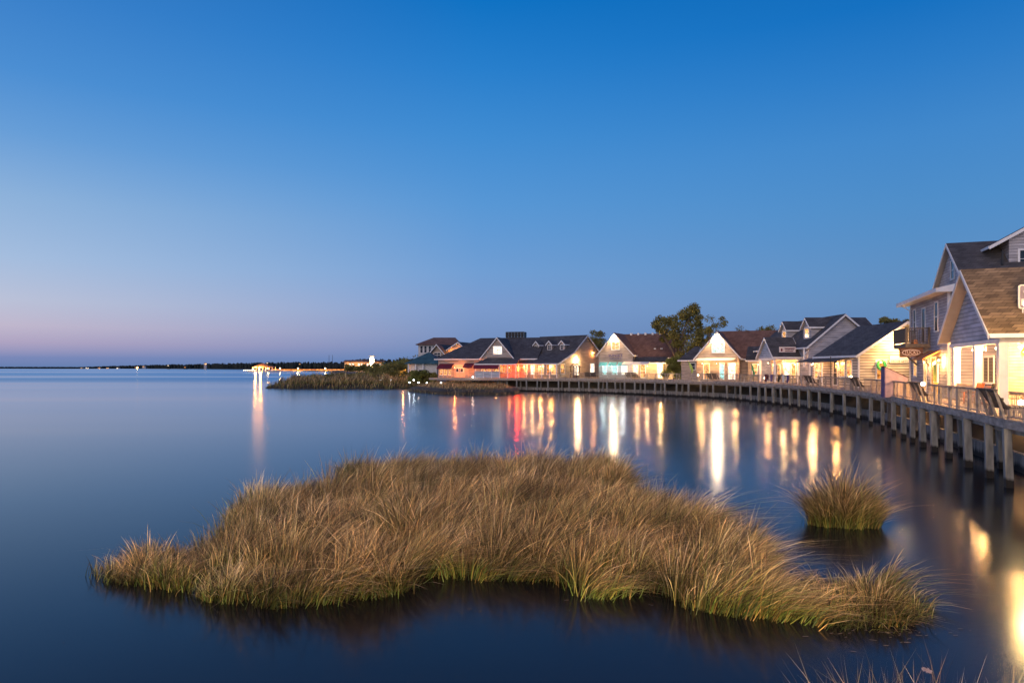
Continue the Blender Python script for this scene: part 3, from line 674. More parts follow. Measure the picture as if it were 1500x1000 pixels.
# --- grey house with two dormers
H = House('dormer_house', (37.4, 104), (0, -1), 'grey house with steep white-edged gable and two dormers on its dark roof')
H.body(0, 18, 0, 8.8, 2.3, 7.25, 11.0, 'x', 'side_violet')
H.roof(0, 18, 0, 8.8, 7.25, 11.0, 'x', 'roof_dark', over=.5, ends=(.3, .45))
for x0, x1 in ((6.9, 9.1), (14.2, 16.5)):
    H.body(x0, x1, .9, 5, 7.9, 9.7, 10.85, 'y', 'side_violet', name='dormer')
    H.roof(x0, x1, .9, 4.6, 9.7, 10.75, 'y', 'roof_dark', over=.25, ends=(.3, 0), name='dormer_roof')
    H.win('f', .9, x0+.6, x1-.6, 8.35, 9.5, pane='lit_warm', cols=1, fw=.18)
H.body(12, 16, 4.4, 8.9, 7, 9.6, 10.9, 'y', 'side_violet', name='rear_dormer'); H.roof(12, 16, 4.4, 8.9, 9.6, 10.85, 'y', 'roof_dark', over=.3, ends=(0, .3), name='dormer_roof')
m = MB(); m.box((17.8, -.62, 4.6), (17.95, -.47, 7.0)); m.beam((17.87, .3, 6.9), (17.87, -.5, 6.2), .1, .1); m.box((17.8, -.45, 6.85), (17.95, 0, 7.0)); m.build('bracket', 'trim', H.root)

# --- small blue gable shop
Gh = House('small_gable_shop', (34, 94), (0, -1), 'small shop with narrow blue gable over a bright porch and dark roof')
Gh.body(0, 5.5, 0, 3.5, 5.75, 5.9, 8.3, 'y', 'side_blue', name='gable_wall')
Gh.roof(0, 5.5, 0, 3.5, 5.9, 8.3, 'y', 'roof_dark', over=.3, ends=(.3, 0))
Gh.box((0, 1.6, 2.3), (4.2, 3.38, 5.745), 'wall', 'side_tan')
Gh.box((-.1, -1.4, 2.25), (5.6, 3.38, 2.6), 'porch_floor', 'deck')
m = MB(); m.box((-.02, -.04, 5.5), (5.52, .14, 5.745)); m.box((5.36, .142, 5.5), (5.52, 3.38, 5.745)); m.build('porch_beam', 'trim', Gh.root)
for x, y in ((.15, .1), (5.35, .1), (5.35, 3.2)): Gh.post(x, y, 2.6, 5.498, .24)
Gh.win('f', 1.6, .7, 1.9, 3.2, 4.9, pane='lit_warm', cols=2); Gh.win('f', 1.6, 2.5, 3.6, 3.2, 4.9, pane='lit_amber', cols=2)
Gh.win('r', 4.2, 1.85, 2.45, 2.9, 5.0, pane='lit_white', cols=1, name='door'); Gh.win('r', 4.2, 2.75, 3.25, 3.2, 5.0, pane='lit_warm', cols=1)
Gh.light(4.7, 1.5, 5.0, 200, (1, .66, .36)); Gh.light(1.3, .8, 5.1, 110, (1, .55, .25)); Gh.light(4.9, 2.9, 4.9, 120, (1, .6, .3))
v0, z0 = Gh.r(1141, 509, 5.45); v1, z1 = Gh.r(1165, 516, 5.45)
so = Gh.world(5.5, (v0+v1)/2, (z0+z1)/2+.05); gs = empty('shop_sign', so, 0, 'pale pink shop sign standing on the dark roof of the small blue-gabled shop', 'sign')
hw = abs(v1-v0)/2; hh = abs(z1-z0)/2+.05
m = MB(); m.box((-hw, -.05, -hh), (hw, .03, hh)); m.build('board', 'signpale', gs)
m = MB(); m.box((-hw*.35, -.06, hh*.2), (hw*.9, -.051, hh*.55)); m.box((-hw*.3, -.06, -hh*.75), (hw*.7, -.051, -hh*.45)); m.box((-hw*.8, -.06, -hh*.6), (-hw*.6, -.051, hh*.4)); m.build('panel_stripes', 'maroon', gs)
text('GIFTS', .26, 'black', gs, (hw*.25, -.06, -hh*.1), (math.pi/2, 0, 0), w=hw*1.0)
# wall between the blue gable shop and the next, with its window
# --- shingled gable with the peak light
Fh = House('shingled_gable_shop', (28.9, 107), (.906, -.423), 'weathered shingle shop with glowing white window high in its gable')
Fh.body(0, 6.4, 0, 8, 2.3, 6.1, 9.85, 'y', 'side_shake'); Fh.roof(0, 6.4, 0, 8, 6.1, 9.85, 'y', 'roof_brown', over=.35, ends=(.5, 0))
Fh.body(2.5, 13.5, 1.8, 10.5, 2.3, 6.0, 10.15, 'x', 'side_shake', name='rear_wing'); Fh.roof(2.5, 13.5, 1.8, 10.5, 6.0, 10.15, 'x', 'roof_brown', over=.4, name='rear_roof')
Fh.box((7.6, .6, 2.3), (10.6, 1.795, 5.5), 'side_wing', 'side_tan')
m = MB(); m.slab([(7.3, .1, 5.6), (10.9, .1, 5.6), (10.9, 3.6, 7.9), (7.3, 3.6, 7.9)], .12); m.build('wing_roof', 'roof_dark', Fh.root)
m = MB(); m.box((7.3, .04, 5.38), (10.9, .095, 5.6)); m.build('fascia', 'trim', Fh.root)
Fh.winf(.6, 1102.5, 533, 1109, 548, pane='lit_warm', cols=1)
Fh.box((-2.5, .8, 2.3), (-.02, 6, 5.6), 'left_wing', 'side_grey')
m = MB(); m.slab([(-3, .3, 5.65), (-.03, .3, 5.65), (-.03, 3.6, 7.9), (-.9, 3.6, 7.9)], .12); m.slab([(-3, .3, 5.65), (-.9, 3.6, 7.9), (-3, 6.5, 5.65)], .12); m.build('wing_roof', 'roof_dark', Fh.root)
m = MB(); m.box((-3, .24, 5.46), (-.03, .295, 5.66)); m.build('fascia', 'trim', Fh.root)
Fh.winf(.8, 1012, 532, 1018, 541, pane='glass', cols=1)
Fh.winf(0, 1043.5, 502, 1060.5, 516, pane='lit_cyan', cols=3, rows=2, fw=.12, label='white three-part window glowing under the gable peak')
m = MB(); m.slab([(.0, -1.5, 5.62), (5.5, -1.5, 5.62), (5.9, -.01, 5.95), (.0, -.01, 5.95)], .1); m.build('awning', 'signwhite', Fh.root)
Fh.door(0, 1031, 533, 1039, 2.6, pane='lit_warm', rows=1); Fh.door(0, 1054.5, 532, 1060.5, 2.6, pane='lit_cyan', rows=1); Fh.door(0, 1067, 532, 1076.5, 2.6, pane='lit_white', rows=1)
x, z = Fh.f(1050.5, 495.5, -.35); Fh.light(x, -.45, z, 700, (1, .84, .66), r=.30)
Fh.light(1.0, -.6, 5.1, 150, (1, .6, .3)); Fh.light(5.9, -.6, 4.9, 150, (1, .6, .3)); Fh.light(3.2, -1.0, 5.1, 170, (1, .68, .4)); Fh.light(9.2, .1, 4.9, 70, (1, .6, .3))
# --- shop with small awnings
D = House('awning_shop', (15.75, 124), (.906, -.423), 'grey clapboard gable shop with small teal awnings and blue lettering')
D.body(0, 6.3, 0, 9, 2.3, 6.85, 10.5, 'y', 'side_grey', mid=3.0); D.roof(0, 6.3, 0, 9, 6.85, 10.5, 'y', 'roof_brown', over=.35, ends=(.5, 0), mid=3.0)
D.body(3.2, 13.2, 2, 10.5, 2.3, 6.4, 10.5, 'x', 'side_grey', name='rear_wing'); D.roof(3.2, 13.2, 2, 10.5, 6.4, 10.5, 'x', 'roof_brown', over=.4, name='rear_roof')
D.box((6.31, .4, 2.3), (11.6, 1.99, 5.2), 'side_wing', 'side_tan')
m = MB(); m.slab([(6.33, .0, 5.35), (12.2, .0, 5.35), (12.2, 2.6, 6.9), (6.33, 2.6, 6.9)], .12); m.build('wing_roof', 'roof_dark', D.root)
m = MB(); m.box((6.33, -.06, 5.15), (12.2, -.005, 5.36)); m.build('fascia', 'trim', D.root)
D.winf(0, 896.5, 501, 906.5, 511.5, pane='lit_warm', cols=2, rows=2, fw=.16, label='four-part window lit from above in the gable')
for a, b, pn in ((883.5, 888.5, 'lit_cyan'), (897, 904, 'lit_cyan'), (911, 918.5, 'lit_white')): D.winf(0, a, 536, b, 548, pane=pn, cols=1)
D.winf(.4, 928.5, 534, 934, 547, pane='lit_white', cols=1); D.door(.4, 938.5, 534, 945, 2.6, pane='lit_warm'); D.door(.4, 963.5, 533.5, 969.5, 2.6, pane='lit_white')
m = MB()
for a, b in ((879, 890), (892.5, 904), (906, 919)):
    x0, _ = D.f(a, 0, 0); x1, _ = D.f(b, 0, 0); m2 = MB(); m2.slab([(x0, -.9, 4.85), (x1, -.9, 4.85), (x1, -.06, 5.45), (x0, -.06, 5.45)], .06)
    for xx in (x0+.05, x1-.08): m2.beam((xx, -.85, 4.8), (xx, -.05, 4.7), .03, .03)
    m2.build('awning', 'awn_teal', D.root)
m = MB(); x0, _ = D.f(914, 0, 0); m.slab([(x0, -1.6, 5.05), (9.4, -1.6, 5.05), (9.4, -.08, 5.5), (x0, -.08, 5.5)], .08); m.build('entrance_canopy', 'signwhite', D.root)
x, z = D.f(899, 493.5, -.35); D.light(x, -.45, z, 560, (1, .80, .58), r=.28)
for xx, pw, c in ((1.0, 50, (.6, .95, 1)), (2.6, 50, (.6, .95, 1)), (4.6, 80, (.8, .95, 1)), (7.2, 140, (1, .6, .35)), (9.0, 130, (1, .6, .35)), (11.3, 280, (1, .62, .3))): D.light(xx, -.35 if xx > 6 else -.6, 4.75, pw, c)
for k in range(6):
    vx, vz = 4.2+k*1.35, 10.58; m = MB(); m.box((vx, 6.0, vz-.1), (vx+.35, 6.4, vz+.32)); m.build('roof_vent', 'trim', D.root)
for k in (9.3, 10.5): m = MB(); m.box((k, 3.2, 7.62), (k+.4, 3.7, 7.95)); m.build('skylight', 'trim', D.root)
x0, z0 = D.f(901.5, 522, -.1)
lt = empty('wall_lettering', D.world(x0, -.02, z0), math.atan2(D.u.y, D.u.x), 'blue lettering fixed to the grey gable above the small awnings', 'sign')
text('SUNSET', .62, 'navy', lt, (0, 0, .18), (math.pi/2, 0, 0), w=2.6, ext=.03); text('GALLERY', .36, 'navy', lt, (0, 0, -.36), (math.pi/2, 0, 0), w=2.2, ext=.03, name='second_line')

# --- long house with three dormers
Cx = Vector((.74, -.67)).normalized()
C = House('long_dormer_house', (.29, 132.4), Cx, 'long dark-roofed house with three small dormers and a floodlit gable end')
CL = 11.1
prof = [(0, 2.3), (13.2, 2.3), (13.2, 6.9), (8.5, 10.5), (4.2, 7.15), (0, 5.25)]
m = MB(); m.extr(prof, lambda a, b, w: (w, a, b), 0, CL); m.build('wall', 'side_tan', C.root)
m = MB(); rp = [(-.6, 5.1), (4.2, 7.25), (8.5, 10.6), (13.8, 6.55)]
for (a, za), (b, zb2) in zip(rp, rp[1:]): m.slab([(-.4, a, za+.14), (CL+.4, a, za+.14), (CL+.4, b, zb2+.14), (-.4, b, zb2+.14)], .14)
m.build('roof', 'roof_dark', C.root)
m = MB()
for (a, za), (b, zb2) in zip(rp, rp[1:]):
    m.add([(CL+.404, a, za+.12), (CL+.404, b, zb2+.12), (CL+.404, b, zb2-.16), (CL+.404, a, za-.16), (CL+.46, a, za+.12), (CL+.46, b, zb2+.12), (CL+.46, b, zb2-.16), (CL+.46, a, za-.16)], [(0,1,2,3),(7,6,5,4),(0,4,5,1),(3,2,6,7),(0,3,7,4),(1,5,6,2)])
m.box((-.4, -.66, 5.02), (CL+.4, -.605, 5.24)); m.build('fascia', 'trim', C.root)
for px in (786, 805, 823.5):
    x, _ = C.f(px, 505, 4.9)
    C.body(x-.62, x+.62, 4.9, 8.0, 7.0, 8.9, 9.55, 'y', 'side_grey', name='dormer'); C.roof(x-.62, x+.62, 4.9, 8.0, 8.9, 9.5, 'y', 'roof_dark', over=.22, ends=(.25, 0), name='dormer_roof')
    C.win('f', 4.9, x-.36, x+.36, 7.95, 8.75, pane='glass', cols=2, rows=2, fw=.1)
for a, b, pn in ((769, 772.5, 'lit_warm'), (778, 783, 'lit_white'), (789.5, 796.5, 'lit_warm'), (801, 805, 'lit_amber'), (808, 814.5, 'lit_warm')): C.winf(0, a, 534, b, 548, pane=pn, cols=1)
x, z = C.f(759.5, 539, -.3); C.box((x-.5, -.35, z-.7), (x+.5, -.25, z+.6), 'neon_sign', 'lit_red'); C.box((x-.14, -.42, z-.5), (x+.14, -.355, z+.2), 'neon_tube', 'lit_yel'); lamp((x, -.9, z), 420, (1, .04, .01), .22, C.root)
for x in (1.7, 3.6, 5.5, 7.4, 9.3, 10.95): C.post(x, -.35, 2.55, 5.05, .13)
for x, pw in ((3.0, 150), (5, 200), (7, 200), (9.5, 220)): C.light(x, -.3, 4.7, pw, (1, .5, .2))
x, z = C.r(846, 526.5, CL+.3); C.light(CL+.35, x, z, 620, (1, .74, .48), r=.2)
C.winr(CL, 840.5, 534, 848.5, 549, pane='lit_white', cols=2, rows=1, name='door'); C.winr(CL, 864.5, 532.5, 870.5, 546, pane='lit_white', cols=1)
C.winr(CL, 821, 533, 827, 547, pane='lit_warm', cols=1)
C.light(CL+.3, 10.6, 7.3, 130, (1, .5, .2))
# timber arbor at the gable end
ao = C.world(CL+1.6, 3.4, 2.5); ar = empty('arbor', ao, math.atan2(C.w.y, C.w.x), 'small timber arbor at the foot of the floodlit gable end', 'arbor')
m = MB(); 
for x in (-.8, .8): m.box((x-.07, -.07, 0), (x+.07, .07, 2.1)); m.box((x-.07, .7, 0), (x+.07, .84, 2.1))
m.build('post', 'signwood', ar); m = MB()
for y in (0, .77): m.beam((-1.1, y, 2.05), (0, y, 2.7), .08, .12); m.beam((1.1, y, 2.05), (0, y, 2.7), .08, .12)
for k in range(6): m.beam((-1.0+k*.4, -.2, 2.12+.59*(1-abs(-1.0+k*.4))), (-1.0+k*.4, 1.0, 2.12+.59*(1-abs(-1.0+k*.4))), .05, .05)
m.build('rafter', 'signwood', ar)

# --- restaurant with maroon awnings
B = House('restaurant', (-14.7, 136), (.966, -.259), 'waterside restaurant with maroon awnings, dark hip roof and orange-lit porch', 'restaurant')
B.body(0, 20, 0, 16, 2.3, 6.15, mat='side_grey')
m = MB(); a = [(-.6, -.6, 6.2), (20.4, -.6, 6.2), (20.4, 8, 10.6), (6.3, 8, 10.6)]; m.slab(a, .14); m.slab([(-.6, -.6, 6.2), (6.3, 8, 10.6), (-.6, 16.6, 6.2)], .14); m.slab([(20.4, 16.6, 6.2), (-.6, 16.6, 6.2), (6.3, 8, 10.6), (20.4, 8, 10.6)], .14)
m.build('roof', 'roof_dark', B.root)
m = MB(); m.box((-.62, -.67, 5.98), (20.4, -.61, 6.2)); m.box((-.67, -.6, 5.98), (-.61, 16.6, 6.2)); m.build('fascia', 'trim', B.root)
gu0, _ = B.f(706, 523, -.9); gu1, _ = B.f(751, 523, -.9)
B.body(gu0, gu1, -.9, 6, 6.1, 6.45, 10.1, 'y', 'side_grey', name='gable_wall'); B.roof(gu0, gu1, -.9, 6.5, 6.45, 10.1, 'y', 'roof_dark', over=.35, ends=(.35, 0), name='gable_roof')
B.winf(-.9, 723, 507.5, 735, 518.5, pane='lit_white', cols=2, rows=1, fw=.14, label='bright pair of panes in the front gable')
pu0, _ = B.f(695, 533, -3.6); pu1, _ = B.f(757, 533, -3.6)
m = MB(); m.slab([(pu0, -3.8, 5.2), (pu1, -3.8, 5.2), (pu1, -.92, 6.35), (pu0+1.8, -.92, 6.35)], .12); m.build('porch_roof', 'roof_dark', B.root)
m = MB(); m.box((pu0, -3.86, 5.0), (pu1, -3.805, 5.2)); m.build('porch_fascia', 'trim', B.root)
B.box((-.3, -4.2, 2.1), (20, 0, 2.5), 'porch_floor', 'deck')
p0, _ = B.f(695, 0, -3.6); p1, _ = B.f(731, 0, -3.6)
B.box((p0, -3.62, 2.55), (p1, -3.5, 3.75), 'parapet', 'side_blue'); m = MB(); m.slab([(p0, -4.25, 4.45), (p1, -4.25, 4.45), (p1, -3.65, 5.05), (p0, -3.65, 5.05)], .05); m.box((p0, -4.26, 4.2), (p1, -4.23, 4.45)); m.build('awning', 'maroon', B.root)
q0, _ = B.f(641, 0, -1.2); q1, _ = B.f(662, 0, -1.2); m = MB(); m.slab([(q0, -1.7, 4.45), (q1, -1.7, 4.45), (q1, -.02, 5.25), (q0, -.02, 5.25)], .05); m.box((q0, -1.71, 4.15), (q1, -1.68, 4.45)); m.build('awning', 'maroon', B.root)
q2, _ = B.f(679, 0, -1.2); q3, _ = B.f(693, 0, -1.2); m = MB(); m.slab([(q2, -1.7, 4.75), (q3, -1.7, 4.75), (q3, -.02, 5.35), (q2, -.02, 5.35)], .05); m.box((q2, -1.71, 4.4), (q3, -1.68, 4.75)); m.build('awning', 'maroon', B.root)
B.box((q1+.1, -.06, 2.55), (q2-.1, -.004, 5.1), 'lit_panel', 'plaster_warm')
for k in range(8): x = q0+.5+k*.85; B.post(x, -1.6, 2.5, 4.14, .1, 'plaster_warm')
for a, b in ((644, 648), (650, 655), (657, 661)): B.winf(0, a, 541, b, 549, pane='lit_warm', cols=1)
B.win('f', -.06, q1+.5, q2-.5, 3.6, 4.3, pane='glass', cols=3, rows=1)
for k in range(4): x = p0+.3+k*1.25; B.win('f', 0, x, x+.9, 3.6, 4.9, pane='lit_warm', cols=2)
for a, b in ((737, 741), (743.5, 748.5)): B.winf(0, a, 535, b, 546, pane='lit_amber', cols=1)
for k in range(6): B.post(pu0+.2+k*(pu1-pu0-.4)/5, -3.55, 2.5, 4.99, .14)
for x, y, pw in ((q1+.6, -1.3, 260), (q2+.2, -1.5, 320), (q0+1, -1.0, 90), (p0+1, -2.2, 150), (p1-1, -2.2, 150), (pu1-2, -1.6, 70)): B.light(x, y, 4.5, pw*.62, (1, .34, .10))
hx0, _ = B.f(741, 0, 8); hx1, _ = B.f(768, 0, 8)
m = MB(); m.box((hx0, 8.1, 10.3), (hx1, 9.6, 10.75)); 
for k in range(7): x = hx0+(hx1-hx0)*k/6; m.box((x-.06, 8.0, 10.75), (x+.06, 9.7, 11.75))
for z in (10.95, 11.2, 11.45, 11.7): m.box((hx0, 8.02, z), (hx1, 8.06, z+.12)); m.box((hx0, 9.62, z), (hx1, 9.66, z+.12))
m.build('roof_screen', 'black', B.root)

# --- beach houses further left
A = House('tall_beach_house', (-23.6, 172), (1, 0), 'tall pale beach house with broad dark hip roof beyond the restaurant')
A.body(0, 9.5, 0, 8, 1.2, 10.2, mat='stucco')
m = MB(); m.slab([(-.6, -.8, 10.3), (10.6, -.8, 10.3), (9.0, 4, 12.2), (3.4, 4, 12.2)], .14); m.slab([(-.6, -.8, 10.3), (3.4, 4, 12.2), (-.6, 8.6, 10.3)], .14); m.slab([(10.6, -.8, 10.3), (9.0, 4, 12.2), (10.6, 8.6, 10.3)], .14); m.slab([(-.6, 8.6, 10.3), (10.6, 8.6, 10.3), (9, 4, 12.2), (3.4, 4, 12.2)], .14); m.build('roof', 'roof_brown', A.root)
for x in (.5, 1.5, 2.6, 3.6): A.win('f', 0, x, x+.6, 8.2, 9.9, cols=1)
A2 = House('low_beach_house', (-19.5, 160), (.94, -.34), 'brown-gabled beach house whose side wall is lit orange')
A2.body(0, 4.6, 0, 11, 1.2, 7.2, 9.7, 'y', 'side_shake'); A2.roof(0, 4.6, 0, 11, 7.2, 9.7, 'y', 'roof_dark', over=.5, ends=(.7, .3))
qa, za_ = A2.f(644, 521, 2); qb, zb_ = A2.f(672, 502, 2); qc, zc_ = A2.f(682, 511, 2)
m = MB(); m.extr([(qa, 1.2), (qc, 1.2), (qc, zc_), (qb, zb_), (qa, za_)], lambda a, b, w: (a, w, b), 2, 9); m.build('side_wing', 'plaster_warm', A2.root)
A2.roof(qa, qc, 2, 9, za_, zb_, 'y', 'roof_dark', over=.3, ends=(.5, .2), mid=qb, name='wing_roof', zfar=zc_)
A2.light(qb-1, 1.5, 7.9, 330, (1, .45, .12)); A2.light(qa+1.5, 1.5, 7.0, 200, (1, .45, .12)); A2.light(qc+.4, 4.0, 8.2, 200, (1, .45, .12)); A2.win('f', 0, 1.4, 3.0, 6.9, 7.9, pane='glass', cols=2)
A3 = House('teal_roof_pavilion', (-22.6, 149), (.97, -.24), 'low pavilion with teal hip roof and pale walls by the marsh', 'pavilion')
A3.body(0, 6.6, 0, 6, 1.0, 5.3, mat='stucco')
m = MB(); c = (3.6, 3, 7.9)
e_ = [(-.7, -.8, 5.35), (7.6, -.8, 5.35), (7.6, 6.8, 5.35), (-.7, 6.8, 5.35)]
for i in range(4): m.slab([e_[i], e_[(i+1) % 4], c], .1)
m.build('roof', 'roof_teal', A3.root)
for x in (.2, 1.9, 3.6): A3.post(x, -.5, 1.0, 5.2, .2)
A3.win('f', 0, 2.4, 4.4, 1.8, 4.0, pane='glass', cols=2); A3.win('f', 0, .5, 1.3, 2.2, 3.9, pane='glass', cols=1)
lamp(A3.world(-1.0, -.6, 4.0), 60, (1, .5, .2), .1)
# ------------------------------------------------------------------ things on the boardwalk
def prop(name, px, o, label, cat, group=None):
    c, d = at_px(px, o); root = empty(name, (c.x, c.y, ZD), math.atan2(-d.y, -d.x) , label, cat, group); return root   # local x along the edge (far to near), y inland... to the left of travel
# local x runs from far to near along the walk; inland is +y
def lamp_post(px, o, h, pw, label, color=(1, .62, .2), name='bollard_lamp', ball=.13, mat='bulb', group='globe lamps on low posts along the boardwalk'):
    r = prop(name, px, o, label, 'lamp', group)
    m = MB(); m.box((-.06, -.06, 0), (.06, .06, h-.16)); m.box((-.1, -.1, h-.16), (.1, .1, h-.12)); m.build('post', 'deck', r)
    m = MB(); m.ball((0, 0, h), ball, k=12); m.build('globe', mat, r)
    lamp((0, 0, h), pw, color, ball+.02, r); return r
lamp_post(1233, .75, 1.10, 60, 'globe lamp glowing on a post just left of the cottage porch bench')
lamp_post(1333, .7, .95, 75, 'assumed globe lamp beside the yellow notice board', (1, .55, .1))  # assumed lamp, inferred from the yellow-lit post
lamp_post(1378, 1.7, .45, 150, 'added low globe lamp lighting the deck below the two-storey house', (1, .62, .12))  # unseen lamp, added to brighten the deck strip
lamp_post(1428, 1.7, .45, 150, 'added low globe lamp lighting the deck before the nearest porch', (1, .62, .12))  # second unseen lamp added for the bright deck edge
lamp_post(1476, 1.1, .8, 110, 'added low globe lamp behind the nearest leaning bench', (1, .68, .2))  # added lamp hidden by the bench, for light on the deck
lamp_post(1296, 1.0, .45, 60, 'added low globe lamp behind the purple canvas screen', (1, .6, .2))  # added lamp, out of sight behind the screen
lamp_post(1103, 1.6, .6, 45, 'added low globe lamp beside the green banner', (1, .6, .3))  # unseen lamp added for light on the walk here
lamp_post(1013, 1.4, .8, 55, 'assumed low globe lamp beside the lime banner', (1, .75, .2))  # assumed lamp giving warm light at the rail
def banner(px, o, mat, label, h=2.3, lean=.5):
    r = prop('banner', px, o, label, 'banner')
    m = MB(); m.tube([(0, 0, 0), (-.1*lean, 0, h*.5), (-lean, 0, h)], .025); m.build('pole', 'black', r)
    m = MB(); n_ = 12; vs = []
    for k in range(n_+1):
        t = k/n_; z = h-t*(h*.62); w = .62*math.sin(math.pi*min(1, t*.9+.08)); x = -lean*(z/h)**2
        for yy in (-.012, .012): vs += [(x, .05*math.sin(t*9)+yy, z), (x+w, .08*math.sin(t*9+1)+yy, z-.22)]
    fs = []
    for k in range(n_):
        a = k*4; b = a+4; fs += [(a, b, b+1, a+1), (a+2, a+3, b+3, b+2), (a, a+2, b+2, b), (a+1, b+1, b+3, a+3)]
    m.add(vs, fs); m.build('cloth', mat, r); return r
banner(1094, .9, 'green', 'green banner leaning over the boardwalk rail', 2.5, .6)
banner(1005, 1.3, 'lime', 'yellow-green banner hanging from a leaning pole', 3.0, .8)
# tall narrow banner stand (dark post) and thin posts
r = prop('flag_pole', 1209, .5, 'thin dark pole standing at the rail beside the broad bench', 'pole'); m = MB(); m.tube([(0, 0, 0), (0, 0, 2.9)], .035); m.ball((0, 0, 2.93), .06); m.build('shaft', 'black', r)
# purple canvas screen, sloping top
c, d = at_px(1304, .2); r = empty('canvas_screen', (c.x, c.y, ZD), math.atan2(-d.y, -d.x), 'purple and mauve canvas screen with a sloping top edge on the boardwalk', 'screen')
hl = .65
m = MB(); m.extr([(-.6, -.1), (.75, -.1), (.75, 1.25), (-.6, 1.95)], lambda a, b, w: (w*1.0, a, b), hl-.05, hl); m.build('side_panel', 'mauve', r)
m = MB(); m.box((-hl, -.65, -.1), (hl, -.605, 1.93)); m.build('front_panel', 'purple', r)
m = MB(); m.slab([(-hl, -.66, 2.03), (hl+.02, -.66, 2.03), (hl+.02, .8, 1.28), (-hl, .8, 1.28)], .05); m.build('top_panel', 'signwood', r)
# notice board
r = prop('notice_board', 1335, 1.3, 'pale yellow notice board on a post below the hanging sign', 'sign')
m = MB(); m.box((-.07, -.07, 0), (.07, .07, 1.3)); m.build('post', 'yellow', r)  # yellow lamplight on the post is put into its paint colour
m = MB(); m.box((-.42, -.05, 1.05), (.42, .05, 2.15)); m.build('board', 'signwhite', r); m = MB(); m.box((-.36, -.065, 1.12), (.36, -.052, 2.08)); m.build('sheet', 'lime', r)
# chairs by the balcony house
def chair(px, o, rz, mat, label):
    r = prop('chair', px, o, label, 'chair', 'chairs standing on the boardwalk'); r.rotation_euler[2] += rz
    m = MB()
    for k in range(5): m.box((-.26+k*.11, -.25, .40), (-.17+k*.11, .27, .43))
    m.build('seat', mat, r); m = MB()
    for k in range(5): m.beam((-.22+k*.11, .25, .42), (-.26+k*.13, .48, 1.12), .085, .02, up=(0, 1, 0))
    m.build('backrest', mat, r)
    for x in (-.3, .3):
        m = MB(); m.box((x-.03, -.3, 0), (x+.03, -.22, .6)); m.box((x-.03, .3, 0), (x+.03, .38, .42)); m.build('leg', mat, r)
        m = MB(); m.box((x-.06, -.34, .6), (x+.06, .42, .63)); m.build('armrest', mat, r)
chair(1362, 2.0, .3, 'orange', 'orange slatted chair below the door hood of the two-storey house')
chair(1372, 2.1, -.5, 'black', 'dark slatted chair beside the orange one')
chair(1252, 2.4, .2, 'pile', 'weathered chair before the cottage corner'); chair(1172, 2.3, .5, 'black', 'dark chair behind the broad bench')
chair(1486, 1.9, .2, 'green', 'green chair under the nearest porch roof')
# cloths over the rail
for px, mt, nm in ((1122, 'maroon', 'dark red'), (1130.5, 'navy', 'navy blue'), (1141, 'glass', 'black'), (1148, 'signwhite', 'white'), (1154, 'purple', 'purple')):
    r = prop('towel', px, .08, nm+' towel hanging over the boardwalk rail', 'towel', 'towels hung on the rail')
    m = MB(); m.box((-.25, -.13, .25), (.25, -.10, 1.08)); m.box((-.25, -.13, 1.08), (.25, .12, 1.105)); m.box((-.25, .09, .5), (.25, .12, 1.08)); m.build('cloth', mt, r)
# assumed lamp post just right of the frame, inferred from the reflection in the corner of the water
lp = empty('lamp_post', (23.45, 31.0, 2.6), 0, 'assumed tall lamp post beside the nearest porch', 'assumed street lamp')
m = MB(); m.tube([(0, 0, 0), (0, 0, 4.6)], [.07, .05]); m.build('pole', 'black', lp); m = MB(); m.ball((0, 0, 4.8), .2, k=12); m.build('globe', 'bulb', lp); lamp((0, 0, 4.8), 520, (1, .82, .40), .34, lp)
# unseen lamp posts added behind and beside the camera to light grass and pilings
for i, (x, y, pw) in enumerate(((9.0, -4.0, 5200), (16.6, 9.0, 2600), (-1.5, -7.5, 4600))):
    lp = empty('lamp_post', (x, y, 2.55), 0, ['added unseen lamp post near the viewpoint', 'added unseen boardwalk lamp post right of the frame', 'added unseen lamp post behind the viewpoint'][i], 'assumed street lamp')
    m = MB(); m.tube([(0, 0, -2.8 if i != 1 else 0), (0, 0, 4.6)], [.08, .05]); m.build('pole', 'black', lp); m = MB(); m.ball((0, 0, 4.8), .2, k=12); m.build('globe', 'bulb', lp); lamp((0, 0, 4.8), pw, (1, .86, .62), .3, lp)

